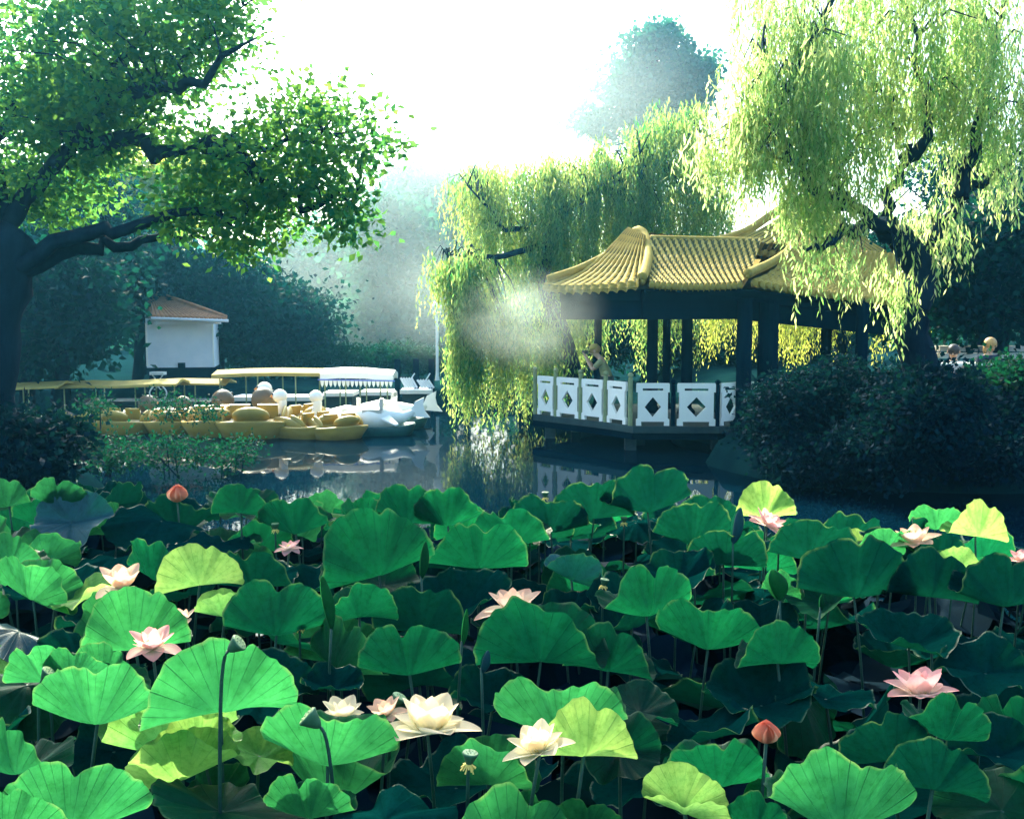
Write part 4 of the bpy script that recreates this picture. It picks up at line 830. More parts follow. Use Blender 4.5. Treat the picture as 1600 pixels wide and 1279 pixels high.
sit = dict(pelvis=(0, 0, .10), waist=(0, .02, .26), chest=(0, .05, .44), collar=(0, .07, .56), neck=(0, .08, .62), head0=(0, .1, .66), head1=(0, .125, .73), head2=(0, .125, .80),
           shL=(-.18, .05, .5), elL=(-.22, .2, .27), wrL=(-.07, .38, .33), paL=(-.03, .42, .36), shR=(.18, .05, .5), elR=(.22, .2, .27), wrR=(.07, .38, .33), paR=(.03, .42, .36),
           hipL=(-.09, .05, .08), knL=(-.11, .42, .08), anL=(-.11, .44, -.34), toL=(-.11, .56, -.38), hipR=(.09, .05, .08), knR=(.11, .42, .08), anR=(.11, .44, -.34), toR=(.11, .56, -.38))
q = P(1541, 560, 17.65); person((q.x, 17.65, 1.42), R(185), 'seated person with brightly lit hair in a dark top, behind the white table', sit, M['navy'], M['trousers'], M['hair_lit'], 'people seated at the white table', .98, True)
q = P(1491, 560, 17.7); person((q.x, 17.7, 1.33), R(150), 'seated person in a pale top at the left end of the white table', sit, M['greytop'], M['trousers'], M['hair_dark'], 'people seated at the white table', .95)
# ------------------------------------------------------------------ lotus leaves
def blade_mesh(nm, near, far, lift, wav, nl, seed, dent=.03, nr=14, ns=126, notch=.07, crease=.16):
    """peltate leaf of radius 1 around its petiole: the half towards -y folds up by angle near, the half towards +y by far; lift raises the sides"""
    rs = np.random.RandomState(seed); ph = rs.rand(8) * 6.28; V, U, rings = [(0, 0, -dent)], [(0, 0)], []
    th = np.linspace(0, 2 * math.pi, ns, endpoint=False); rr = np.linspace(0, 1, nr + 1)[1:]
    out = 1 + .05 * np.sin(2 * th + ph[2]) + .035 * np.sin(3 * th + ph[6]) + .02 * np.sin(7 * th + ph[3]) + .01 * np.sin(21 * th + ph[4]) + .006 * np.sin(34 * th + ph[0])
    for c_ in (math.pi / 2 + rs.normal() * .15, -math.pi / 2 + rs.normal() * .15): out = out - notch * (.5 + rs.rand()) * np.exp(-(np.angle(np.exp(1j * (th - c_))) / .13) ** 2)
    vt = np.linspace(0, 1.3, 131)                     # bend table: arc length -> (y, z)
    def table(ang):
        a = R(ang) * (1 - np.exp(-(vt / crease) ** 1.3)) * (1 - .22 * np.clip((vt - .5) / .5, 0, 1.3) ** 2 * (rs.rand() * 2 - .5))
        return np.concatenate([[0], np.cumsum(np.cos(a))[:-1] * .01]), np.concatenate([[0], np.cumsum(np.sin(a))[:-1] * .01]), a
    tn, tf = table(near), table(far); top_n = -math.pi / 2 + rs.normal() * .25; gdeep = rs.rand(); k5 = .05 + .06 * rs.rand(); k4 = .05 * rs.rand() + .02
    for r_ in rr:
        o2 = out * (1 - .16 * gdeep * np.exp(-(np.angle(np.exp(1j * (th - top_n))) / .10) ** 2)); u = r_ * o2 * np.cos(th); v = r_ * o2 * np.sin(th) * np.where(np.sin(th) < 0, 1.14, 1.0); av = np.abs(v); T = [np.where(v < 0, np.interp(av, vt, tn[k]), np.interp(av, vt, tf[k])) for k in range(3)]
        sg = np.sign(v); y = sg * T[0]; z = T[1] - dent * (1 - r_) ** 2 + R(lift) * np.abs(u) ** 1.5; un = .5
        rip = r_ ** 2.6 * (wav * np.sin(nl * th + ph[5]) + wav * .5 * np.sin((nl * 2 + 1) * th + ph[1])) + r_ * (k5 * np.sin(5 * th + ph[7]) + k4 * np.sin(3 * th + ph[0])) + .0045 * r_ * np.cos(21 * th) + .5 * wav * r_ ** 5 * np.sin(17 * th + ph[6]) - .13 * gdeep * r_ * np.exp(-(np.angle(np.exp(1j * (th - top_n))) / .22) ** 2)
        ny_, nz_ = -sg * np.sin(T[2]), np.cos(T[2]); x = u * math.cos(R(lift) * .7)
        rings.append(np.stack([x, y + rip * ny_, z + rip * nz_], 1)); U += [(t / 6.2831853, r_) for t in th]
    V = np.concatenate([np.array(V)] + rings); Fc = []
    # wrap uv: 84 segments x 21 veins repeat exactly, so the seam wedge uses a mirrored value
    for k in range(ns): Fc.append((0, 1 + k, 1 + (k + 1) % ns, 1 + (k + 1) % ns))
    tri = [(0, 1 + k, 1 + (k + 1) % ns) for k in range(ns)]
    quads = [(1 + i * ns + k, 1 + (i + 1) * ns + k, 1 + (i + 1) * ns + (k + 1) % ns, 1 + i * ns + (k + 1) % ns) for i in range(nr - 1) for k in range(ns)]
    me = bpy.data.meshes.new(nm); me.from_pydata([tuple(p) for p in V], [], tri + quads)
    l = me.uv_layers.new(name='UVMap'); li = 0
    uvd = np.zeros((len(me.loops), 2), dtype=np.float32); vi = np.zeros(len(me.loops), dtype=np.int32); me.loops.foreach_get('vertex_index', vi)
    UA = np.array(U); uvd = UA[vi].copy(); li = 0
    for pi, p in enumerate(me.polygons):
        k = pi % ns
        for q in p.loop_indices:
            if k == ns - 1 and uvd[q][0] < .01 and vi[q] != 0: uvd[q][0] = 1.0
            if vi[q] == 0: uvd[q][0] = (k + .5) / ns
    l.data.foreach_set('uv', uvd.astype(np.float32).ravel()); me.polygons.foreach_set('use_smooth', [True] * len(me.polygons)); me.update(); return me
KIND = {}
def blade(kind, var):
    key = (kind, var)
    if key not in KIND:
        p = {'F': dict(near=88, far=30, lift=4, wav=.06, nl=5), 'G': dict(near=66, far=36, lift=10, wav=.055, nl=4), 'B': dict(near=-8, far=58, lift=10, wav=.06, nl=4), 'P': dict(near=6, far=12, lift=6, wav=.06, nl=5),
             'V': dict(near=62, far=66, lift=-4, wav=.05, nl=4), 'C': dict(near=20, far=66, lift=16, wav=.05, nl=4), 'D': dict(near=-38, far=-20, lift=-8, wav=.06, nl=5)}[kind]
        p['lift'] += (var * 5) % 7 * 3 - 9; p = {k: (q + ((var * 7) % 5 - 2) * 3 if k in ('near', 'far') else q) for k, q in p.items()}
        KIND[key] = blade_mesh(f'lotus_blade_{kind}{var}', seed=hash(kind) % 7 * 0 + ord(kind) * 10 + var, **p)
    return KIND[key]
MATL = {'m': 'lotus_half_shaded', 's': 'lotus_sheen', 'n': 'lotus', 'y': 'lotus_yellow', 'd': 'lotus_shaded'}
blades = {}
def bl_mat(kind, var, mt):
    key = (kind, var, mt)
    if key not in blades:
        me = blade(kind, var).copy(); me.name = 'lotus_blade'; me.materials.append(M[MATL[mt]]); blades[key] = me
    return blades[key]
LEAVES = []; lrs = random.Random(11)
def stem_mesh(p0, base, r0, r1, bow=.08, sides=7, n_=9):
    """curved stalk in world space from water to p0"""
    p0, base = Vector(p0), Vector(base); m_ = (p0 + base) / 2 + Vector((bow * lrs.uniform(-1, 1), bow * lrs.uniform(-1, 1), .1)); pts = []
    for i in range(n_ + 1):
        t = i / n_; pts.append(base * (1 - t) ** 2 + m_ * 2 * t * (1 - t) + p0 * t * t)
    return pts, [r1 + (r0 - r1) * i / n_ for i in range(n_ + 1)]
def leaf(pos, rad, kind, mt, tdir, tilt, spin, var):
    """tdir: compass the leaf leans to (0 = away from the camera, 90 = right, 180 = towards it)"""
    e = bpy.data.objects.new('lotus_leaf', None); col.objects.link(e); e.location = pos; e.empty_display_size = .05
    b_ = bpy.data.objects.new('blade', bl_mat(kind, var, mt)); col.objects.link(b_); b_.parent = e
    ax = Vector((math.cos(R(tdir)), -math.sin(R(tdir)), 0)); Rm = Matrix.Rotation(-R(tilt), 3, ax) @ Matrix.Rotation(R(spin), 3, 'Z')
    b_.rotation_euler = Rm.to_euler(); b_.scale = (rad,) * 3
    pts, rd = stem_mesh((0, 0, -.025 * rad), (lrs.uniform(-.12, .12) - .1 * math.sin(R(tdir)) * 0, lrs.uniform(-.1, .15), -pos[2] - .1), .0055, .0075)
    s_ = MB().tube(pts, rd, 6).build('stem', M['stem'], e, True, world=False)
    LEAVES.append([e, Vector(pos), rad, kind, mt, tilt]); return e
FH = 1.30
# prominent leaves: petiole top px, py | width px | height above water | kind, tint, lean compass, lean angle, spin
LL = [(345, 1108, 228, 1.42, 'F', 'n', 10, 8, 80), (152, 1128, 195, 1.33, 'G', 'n', 0, 10, 20), (178, 1172, 128, 1.12, 'B', 'd', 160, 38, 0), (32, 1205, 165, 1.30, 'F', 'n', -30, 12, 10),  # third leaf is a dark stand-in for a round shadow
      (108, 1300, 215, 1.36, 'F', 'n', 10, 10, 90), (5, 1330, 200, 1.40, 'F', 'n', -20, 14, 60), (285, 1215, 168, 1.24, 'V', 'y', -60, 30, 30), (315, 1165, 118, 1.26, 'F', 'y', 20, 14, 50),
      (405, 1180, 105, 1.20, 'B', 'y', 60, 25, 10), (512, 1192, 200, 1.33, 'G', 'n', 25, 14, 70), (602, 1280, 215, 1.36, 'D', 'd', 190, 22, 100), (486, 1275, 140, 1.30, 'F', 'n', -20, 10, 20),
      (762, 1222, 150, 1.28, 'V', 'n', 20, 8, 0), (912, 1178, 162, 1.37, 'F', 'y', 8, 9, 84), (880, 1150, 195, 1.32, 'G', 'n', -10, 8, 10), (968, 1172, 130, 1.27, 'B', 'm', 90, 18, 40),
      (1070, 1265, 135, 1.30, 'V', 'y', 120, 22, 60), (1120, 1225, 165, 1.22, 'G', 'm', 60, 10, 10), (1182, 1292, 110, 1.24, 'F', 'm', 30, 10, 30), (1308, 1292, 236, 1.36, 'G', 'n', 0, 20, 90),
      (1457, 1230, 160, 1.32, 'F', 'd', 50, 22, 40), (1472, 1152, 138, 1.34, 'F', 'm', 40, 16, 70), (1392, 1185, 150, 1.27, 'G', 'd', -30, 14, 10), (830, 1292, 112, 1.2, 'F', 'n', 0, 10, 0),
      (912, 1305, 112, 1.2, 'F', 'n', 20, 10, 20), (1192, 1245, 62, 1.2, 'F', 'n', -20, 10, 20), (640, 1052, 150, 1.32, 'F', 'm', -14, 14, 60), (845, 1030, 190, 1.32, 'V', 'm', 0, 4, 0),
      (950, 1046, 135, 1.28, 'F', 'm', 40, 12, 10), (1106, 1012, 150, 1.30, 'G', 'm', -10, 12, 30), (1215, 1034, 132, 1.33, 'F', 'm', 10, 8, 80), (1010, 960, 152, 1.33, 'F', 'm', 0, 6, 90),
      (592, 896, 182, 1.37, 'F', 'm', -30, 16, 50), (562, 962, 112, 1.35, 'V', 'm', -20, 14, 90), (432, 990, 158, 1.31, 'F', 'm', 15, 10, 20), (312, 912, 125, 1.34, 'F', 'y', 5, 8, 86),
      (352, 962, 88, 1.3, 'V', 'y', 60, 16, 30), (212, 1012, 165, 1.33, 'F', 'n', 8, 10, 75), (140, 932, 105, 1.34, 'B', 'y', -40, 34, 20), (52, 935, 135, 1.31, 'V', 'n', 80, 22, 10),
      (22, 878, 95, 1.34, 'F', 'n', 0, 12, 0), (92, 790, 82, 1.46, 'F', 'n', 18, 16, 40), (14, 790, 74, 1.42, 'F', 'n', -30, 12, 30), (112, 815, 118, 1.38, 'B', 's', 180, 6, 20),
      (252, 812, 158, 1.35, 'D', 'd', 60, 14, 0), (376, 800, 84, 1.45, 'F', 'm', 50, 14, 70), (462, 832, 118, 1.34, 'G', 'm', 20, 8, 0), (572, 812, 120, 1.36, 'D', 'y', 60, 16, 30),
      (748, 885, 152, 1.31, 'G', 'm', 0, 10, 20), (1012, 798, 138, 1.42, 'F', 'd', 10, 10, 78), (928, 808, 128, 1.36, 'G', 'd', -40, 14, 0), (1082, 846, 122, 1.34, 'G', 'd', -20, 12, 30),
      (1196, 806, 92, 1.42, 'F', 'y', 0, 14, 20), (1524, 836, 102, 1.38, 'F', 'y', 5, 10, 85), (1462, 826, 74, 1.36, 'G', 'n', -20, 16, 30), (1382, 862, 92, 1.34, 'G', 'n', 0, 10, 10),
      (1492, 884, 62, 1.32, 'V', 'y', 30, 16, 10), (1334, 930, 178, 1.33, 'G', 'd', 0, 8, 30), (1452, 930, 138, 1.34, 'F', 'd', 0, 8, 20), (1568, 945, 150, 1.34, 'F', 'd', 10, 6, 80),
      (1262, 872, 138, 1.32, 'G', 'd', 20, 12, 10), (893, 905, 85, 1.34, 'V', 's', 60, 34, 50), (1222, 925, 60, 1.3, 'V', 'n', 50, 20, 10), (75, 1062, 128, 1.30, 'G', 'n', -30, 14, 30),
      (118, 1062, 100, 1.34, 'F', 'n', 20, 12, 50), (170, 1062, 118, 1.3, 'F', 'n', 60, 14, 20), (30, 985, 120, 1.28, 'D', 's', 70, 26, 10), (520, 1075, 100, 1.22, 'B', 'd', 40, 16, 0),
      (1290, 1090, 165, 1.22, 'P', 'd', 0, 10, 0), (1420, 1010, 150, 1.26, 'B', 'd', 0, 12, 40), (1540, 1050, 150, 1.24, 'B', 'd', 0, 12, 10), (1190, 1100, 180, 1.2, 'B', 'd', 0, 12, 20),
      (1560, 1180, 150, 1.16, 'B', 'd', 0, 10, 50), (1000, 1110, 120, 1.24, 'B', 'm', 40, 16, 0), (720, 950, 150, 1.24, 'B', 'd', 0, 10, 0), (660, 985, 150, 1.22, 'G', 'd', 0, 10, 10),
      (880, 965, 120, 1.2, 'B', 'd', 0, 14, 10), (245, 905, 120, 1.28, 'G', 'm', 60, 14, 10), (400, 915, 130, 1.26, 'G', 'd', 0, 10, 0), (180, 870, 130, 1.27, 'D', 'd', 0, 14, 0),
      (330, 850, 130, 1.28, 'P', 'd', 0, 10, 0), (700, 820, 110, 1.32, 'G', 'm', 0, 8, 0), (640, 815, 110, 1.31, 'G', 'm', 20, 8, 10), (800, 850, 130, 1.3, 'G', 'm', -20, 8, 20),
      (860, 830, 110, 1.31, 'G', 'd', 10, 8, 0), (1130, 880, 130, 1.28, 'G', 'd', 0, 10, 0), (1060, 905, 120, 1.26, 'B', 'd', 0, 10, 0), (770, 1100, 140, 1.15, 'B', 'd', 0, 10, 30),
      (420, 1080, 150, 1.2, 'B', 'd', 0, 12, 10), (820, 1210, 110, 1.1, 'P', 'd', 0, 12, 10), (1010, 1225, 180, 1.05, 'P', 'd', 0, 12, 10), (330, 1245, 120, 1.1, 'B', 'n', 0, 12, 10)]
SHR = {'F': .93, 'G': .93, 'B': .95, 'P': 1.0, 'V': .88, 'C': .85, 'D': .97}
taken = []
for i, (px, py, wpx, h_, kd, mt, td, tl_, sp) in enumerate(LL):
    p = PZ(px, py, h_); r_ = wpx * p.y / (2 * F) / SHR[kd]; leaf(p, r_, kd, mt, td + lrs.uniform(-25, 25), tl_ * .7 + lrs.uniform(-3, 12), (sp - 40) * .45 + lrs.uniform(-14, 14), i % 5); taken.append((p.x, p.y, r_))
NPROM = len(LEAVES)
# the rest of the field
def far_edge(px):
    xs_ = [-200, 0, 200, 400, 560, 700, 900, 1000, 1100, 1230, 1300, 1420, 1560, 1800]; ys_ = [770, 770, 775, 790, 805, 815, 812, 800, 800, 825, 850, 850, 842, 835]
    return np.interp(px, xs_, ys_)
fr = random.Random(5); tries = 0; fill = []
while len(fill) < 300 - NPROM and tries < 60000:
    tries += 1; Yd = 2.1 + 7.0 * fr.random() ** .8; x = fr.uniform(-.56, .56) * Yd + fr.uniform(-.1, .1)
    low = fr.random() < .36; z = fr.uniform(.75, 1.0) if low else fr.uniform(1.02, 1.24)
    px, py = proj((x, Yd, z)); r_ = fr.uniform(.25, .34) if low else fr.uniform(.19, .29)
    if py < far_edge(px) + 4 + (1.24 - z) * 20: continue
    if px < -120 or px > 1720 or py > 1480: continue
    if any((x - a) ** 2 + (Yd - b_) ** 2 < (.72 * (r_ + c_) * (.8 if not low else .7)) ** 2 for a, b_, c_ in taken[:NPROM]): continue
    if any((x - a) ** 2 + (Yd - b_) ** 2 < ((r_ + c_) * .62) ** 2 for a, b_, c_ in fill): continue
    fill.append((x, Yd, r_)); kd = fr.choice('GGBBPVDF') if not low else fr.choice('BPPD')
    left = px < 620; mt = 'd' if (low or fr.random() < (.35 if (left or py > 1150) else .65)) else ('y' if fr.random() < .06 else ('m' if (px > 560 and py < 1150) else fr.choice('nnm')))  # shaded copies are picked more often towards the back and right
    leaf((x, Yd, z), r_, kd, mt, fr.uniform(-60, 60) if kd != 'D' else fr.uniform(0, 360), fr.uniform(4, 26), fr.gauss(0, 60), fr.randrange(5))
# below them, past the 300 leaves that show largest: the dark under-storey, one mass added to hide bright water in the gaps
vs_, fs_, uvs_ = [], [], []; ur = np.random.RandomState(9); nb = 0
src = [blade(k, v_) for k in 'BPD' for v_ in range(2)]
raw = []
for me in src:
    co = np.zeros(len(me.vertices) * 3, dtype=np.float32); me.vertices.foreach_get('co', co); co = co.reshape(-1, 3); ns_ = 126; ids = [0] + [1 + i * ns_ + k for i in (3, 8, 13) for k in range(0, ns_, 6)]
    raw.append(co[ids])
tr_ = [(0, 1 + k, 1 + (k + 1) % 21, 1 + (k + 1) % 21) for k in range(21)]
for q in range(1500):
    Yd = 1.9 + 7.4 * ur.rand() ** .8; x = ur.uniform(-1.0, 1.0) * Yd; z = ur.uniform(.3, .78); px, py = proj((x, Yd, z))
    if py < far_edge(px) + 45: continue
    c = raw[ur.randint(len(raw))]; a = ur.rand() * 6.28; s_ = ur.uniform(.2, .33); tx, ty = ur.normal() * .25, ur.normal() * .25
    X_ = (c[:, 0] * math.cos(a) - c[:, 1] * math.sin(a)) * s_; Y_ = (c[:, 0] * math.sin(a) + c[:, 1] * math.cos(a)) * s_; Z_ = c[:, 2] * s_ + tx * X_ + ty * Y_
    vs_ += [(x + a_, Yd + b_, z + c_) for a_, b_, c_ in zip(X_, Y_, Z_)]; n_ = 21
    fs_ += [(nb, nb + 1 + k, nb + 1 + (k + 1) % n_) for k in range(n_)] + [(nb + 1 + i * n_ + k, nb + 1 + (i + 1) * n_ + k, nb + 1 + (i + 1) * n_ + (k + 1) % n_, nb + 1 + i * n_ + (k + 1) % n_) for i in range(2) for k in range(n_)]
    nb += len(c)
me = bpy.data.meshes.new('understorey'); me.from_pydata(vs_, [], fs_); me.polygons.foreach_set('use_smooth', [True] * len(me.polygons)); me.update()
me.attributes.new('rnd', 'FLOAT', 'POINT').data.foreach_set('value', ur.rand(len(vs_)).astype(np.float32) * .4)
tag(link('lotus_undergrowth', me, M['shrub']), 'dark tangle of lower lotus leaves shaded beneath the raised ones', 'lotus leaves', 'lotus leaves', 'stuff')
print('lotus leaves', len(LEAVES), 'fill', len(fill))
# ------------------------------------------------------------------ lotus flowers, buds and pods
def petal_mesh(nm, L_, W_, curve, cup=.35, nu=10, nv=14):
    V, U, Fc = [], [], []
    for j in range(nv + 1):
        t = j / nv; wd = W_ * (math.sin(math.pi * min(1, (t * .93 + .05)) ** .9) ** .75) * (1 - .25 * t); wd = max(wd, .0012) if t < 1 else .001
        a = curve[0] + (curve[1] - curve[0]) * t
        if j: y0 += L_ / nv * math.sin(a); z0 += L_ / nv * math.cos(a)
        else: y0 = z0 = 0.0
        for i in range(nu + 1):
            s_ = i / nu * 2 - 1; V.append((s_ * wd, y0 - cup * wd * (s_ * s_) * -1 * -1 * math.cos(a) + 0, z0 + cup * wd * s_ * s_ * math.sin(a))); U.append((i / nu, t))
    for j in range(nv):
        for i in range(nu): Fc.append((j * (nu + 1) + i, j * (nu + 1) + i + 1, (j + 1) * (nu + 1) + i + 1, (j + 1) * (nu + 1) + i))
    return np_mesh(nm, V, Fc, smooth=True, uv=U)
PM = {}
def petal(kind, mt):
    k = (kind, mt)
    if k not in PM:
        me = petal_mesh('petal', *{'out': (1.0, .42, (.25, .5)), 'mid': (.95, .41, (.1, -.15)), 'in': (.72, .28, (.15, -.45)), 'bud': (1.0, .6, (.75, -.95))}[kind]); me.materials.append(M[mt]); PM[k] = me
    return PM[k]
pod_me = None
FLW = []
def flower(px, py, wpx, h_, mt, openness, lab, cat='lotus flower', lean=(0, 0), seed=0, n_=(7, 6, 5), drop=0, name='lotus_flower'):
    """openness 0 = tight bud .. 1 = flat open; wpx = width in picture"""
    p = PZ(px, py, h_); rs = random.Random(seed)
    full = math.sin(.35 + openness * 1.1); r_ = wpx * p.y / F / 2 / max(.35, full)
    e = empty(name, p, lab, cat, 'lotus flowers' if cat == 'lotus flower' else 'lotus buds'); T = Matrix.Rotation(R(lean[0]), 3, 'X') @ Matrix.Rotation(R(lean[1]), 3, 'Y')
    whorls = [('out', .35 + openness * 1.1, n_[0]), ('mid', .25 + openness * .72, n_[1]), ('in', .16 + openness * .42, n_[2])] if openness > .15 else [('bud', .0, 4), ('bud', -.12, 3)]
    for wi, (kd, ang, cnt) in enumerate(whorls):
        for k in range(cnt):
            if drop and rs.random() < drop and wi == 0: continue
            az = 2 * math.pi * (k + wi * .5 + rs.uniform(-.12, .12)) / cnt
            b_ = bpy.data.objects.new('petal', petal(kd, mt)); col.objects.link(b_); b_.parent = e
            a = ang + rs.uniform(-.12, .16) * (1 if openness > .15 else .1)
            Rm = T @ Matrix.Rotation(az, 3, 'Z') @ Matrix.Rotation(-a, 3, 'X'); b_.rotation_euler = Rm.to_euler()
            s_ = r_ * rs.uniform(.88, 1.08) * (1 if openness > .15 else .95); b_.scale = (s_, s_, s_); b_.location = T @ Vector((-math.sin(az) * .08 * r_, math.cos(az) * .08 * r_, .0))
    if openness > .3:
        mb = MB(); mb.lathe([(.06 * r_, 0), (.17 * r_, .24 * r_), (.19 * r_, .3 * r_), (.16 * r_, .32 * r_)], (0, 0, 0), 14, T); mb.build('receptacle', M['stamen'], e, True, world=False)
        mb = MB()
        for k in range(26):
            a = rs.uniform(0, 6.28); q0 = T @ Vector((math.cos(a) * .1 * r_, math.sin(a) * .1 * r_, .04 * r_)); q1 = T @ Vector((math.cos(a) * .3 * r_, math.sin(a) * .3 * r_, rs.uniform(.2, .34) * r_)); mb.tube([q0, q1], .012 * r_, 4)
        mb.build('stamens', M['stamen'], e, False, world=False)
    pts, rd = stem_mesh((0, 0, 0), (rs.uniform(-.08, .08), rs.uniform(0, .15), -p.z - .1), .005, .007)
    MB().tube(pts, rd, 7).build('stem', M['stem'], e, True, world=False); FLW.append((e, px, py, lab)); return e
flower(668, 1146, 136, 1.38, 'petal_white', .62, 'largest blazing white lotus flower with two petals standing up, front centre', seed=1, lean=(-8, 6))
flower(843, 1176, 100, 1.45, 'petal_white', .62, 'round white lotus flower leaning left, front centre below the yellow leaf', seed=2, lean=(-4, -18))
flower(604, 1118, 66, 1.36, 'petal_pale', .75, 'half wilted white lotus flower with two reddish back petals', seed=3, drop=.4, lean=(0, -14))
flower(534, 1122, 82, 1.30, 'petal_white', .85, 'white lotus flower peeking over the rim of a green leaf', seed=4)
flower(800, 955, 108, 1.36, 'petal_pale', .95, 'wide flat pale peach lotus flower in the middle of the field', seed=5)
flower(1438, 1088, 98, 1.36, 'petal_pink', .62, 'neat pink lotus flower with upright pointed petals at the right', seed=6, lean=(-6, 0))
flower(238, 1014, 92, 1.44, 'petal_pink', .9, 'open pink lotus flower resting on a big leaf at the left', seed=7, drop=.2)
flower(190, 920, 88, 1.43, 'petal_pale', .8, 'bright pale lotus flower with a spiky outline against a yellow leaf', seed=8, drop=.25)
flower(288, 968, 42, 1.36, 'petal_pale', .7, 'small lotus flower with a single white petal pointing up', seed=9, drop=.5, n_=(5, 3, 2))
flower(452, 858, 42, 1.36, 'petal_pink', .9, 'small pale pink lotus flower low among dark leaves, back left', seed=10, drop=.35, n_=(6, 4, 3))
flower(1198, 822, 66, 1.42, 'petal_pink', .85, 'drooping pink lotus flower before a bright leaf, back right', seed=11, drop=.3, lean=(10, 24))
flower(1430, 850, 66, 1.40, 'petal_pale', .6, 'cup shaped pale pink lotus flower at the back near the right leaf cluster', seed=12, lean=(0, -8))
flower(1596, 878, 44, 1.36, 'petal_pink', .7, 'pink lotus flower cut off by the right edge', seed=13)
flower(277, 784, 31, 1.44, 'petal_orange', .12, 'round orange lotus bud on the far left leaves', 'lotus bud', seed=14, name='lotus_bud')
flower(1197, 1160, 40, 1.38, 'petal_orange', .12, 'closed coral lotus bud standing alone over the dark water, right', 'lotus bud', seed=15, name='lotus_bud')
def pod(px, py, wpx, h_, lab, droop=0, yel=False, seed=0, tdir=1):
    p = PZ(px, py, h_); r_ = wpx * p.y / F / 2; e = empty('seed_pod', p, lab, 'seed pod', 'lotus seed pods'); T = Matrix.Rotation(R(droop), 3, 'Y')
    mb = MB(); mb.lathe([(.2 * r_, -1.5 * r_), (.45 * r_, -1.2 * r_), (.85 * r_, -.35 * r_), (1.0 * r_, -.08 * r_), (1.0 * r_, 0), (.92 * r_, .05 * r_)], (0, 0, 0), 18, T); mb.build('cone', M['pod'], e, True, world=False)
    mb = MB(); mb.lathe([(.93 * r_, .055 * r_), (.9 * r_, .12 * r_), (.5 * r_, .15 * r_)], (0, 0, 0), 18, T)
    for k in range(9):
        a = k * 2.4; q = T @ Vector((math.cos(a) * r_ * .24 * math.sqrt(k), math.sin(a) * r_ * .24 * math.sqrt(k), .15 * r_)); mb.ball(q, .1 * r_, None, 8, 5)
    mb.build('pod_top', M['podtop'], e, False, world=False)
    if yel:
        mb = MB()
        for k in range(16):
            a = k * .4; q0 = T @ Vector((math.cos(a) * .3 * r_, math.sin(a) * .3 * r_, -1.35 * r_)); q1 = T @ Vector((math.cos(a) * .9 * r_, math.sin(a) * .9 * r_, -1.7 * r_ - .3 * r_ * (k % 3))); mb.tube([q0, q1], .09 * r_, 4)
        mb.build('stamens', M['stamen'], e, False, world=False)
    q0 = T @ Vector((0, 0, -1.45 * r_)); q1 = T @ Vector((0, 0, -2.6 * r_))
    base = Vector((q1.x * 1.6, .05, -p.z - .1)); mb = MB(); pts = []
    for i in range(13):
        t = i / 12; m1 = q1 + Vector((q1.x * .4, 0, -.02)); pts.append(q0 * (1 - t) ** 3 + q1 * 3 * t * (1 - t) ** 2 + m1 * 3 * t * t * (1 - t) + base * t ** 3)
    mb.tube(pts, [.0045 + .002 * i / 12 for i in range(13)], 7); mb.build('stem', M['stem'], e, True, world=False); FLW.append((e, px, py, lab))
pod(374, 1003, 30, 1.72, 'nodding seed pod on a tall bent stalk above the biggest left leaf', 52)
pod(735, 1176, 27, 1.44, 'flat topped seed pod with yellow stamens right of the largest white flower', 8, True)
pod(480, 1118, 36, 1.52, 'dark nodding seed pod bending before the big front leaf', -48)
pod(470, 968, 17, 1.36, 'small seed pod with yellow stamens, mid left before a cupped leaf', 6, True); pod(430, 818, 13, 1.42, 'tiny seed pod with a sky-lit top, back left', 0, True)
pod(828, 810, 14, 1.42, 'tiny seed pod with a sky-lit top, back centre nearer the viewer', 0, True); pod(852, 769, 12, 1.52, 'tiny seed pod standing against the water, farthest back', 0, True)
pod(76, 1048, 22, 1.4, 'nodding seed pod by the left edge behind the wide front leaves', 40); pod(625, 1088, 26, 1.4, 'green seed pod tilted in front of the half wilted flower', 30)
pod(945, 905, 15, 1.42, 'small seed pod with yellow stamens beside the silver folded leaf', 10, True); pod(1217, 822 + 16, 12, 1.38, 'tiny seed pod right below the drooping pink flower', 0, True); pod(975, 808, 12, 1.38, 'tiny seed pod with reddish shreds below the tallest back leaf', 0, True)
def rolled(px, py, wpx, hpx, h_, lean, lab, seed):
    """young leaf still rolled into a pointed scroll, split open along the front"""
    p = PZ(px, py, h_); L_ = hpx * p.y / F; W_ = wpx * p.y / F / 2; e = empty('rolled_leaf', p, lab, 'lotus leaf', 'rolled young lotus leaves'); T = Matrix.Rotation(R(lean), 3, 'Y')
    rs = random.Random(seed); V, U, Fc = [], [], []; na, nz = 22, 16
    for j in range(nz + 1):
        t = j / nz; wd = W_ * math.sin(math.pi * (t * .96 + .02)) ** .7
        for i in range(na + 1):
            a = -R(100) + (i / na) * R(330); sp_ = .55 + .45 * (i / na); V.append(tuple(T @ Vector((math.sin(a) * wd * sp_ + .1 * W_ * math.sin(t * 5), -math.cos(a) * wd * sp_ * .7, L_ * t)))); U.append((i / na, .3 + .6 * t))
    for j in range(nz):
        for i in range(na): k = j * (na + 1) + i; Fc.append((k, k + 1, k + na + 2, k + na + 1))
    link('blade', np_mesh('rolled_blade', V, Fc, smooth=True, uv=U), M['lotus_sheen' if seed in (5, 7) else 'lotus'], e, world=False)
    pts, rd = stem_mesh((0, 0, .02), (rs.uniform(-.08, .08), .05, -p.z - .1), .005, .007); MB().tube(pts, rd, 7).build('stem', M['stem'], e, True, world=False); FLW.append((e, px, py, lab))
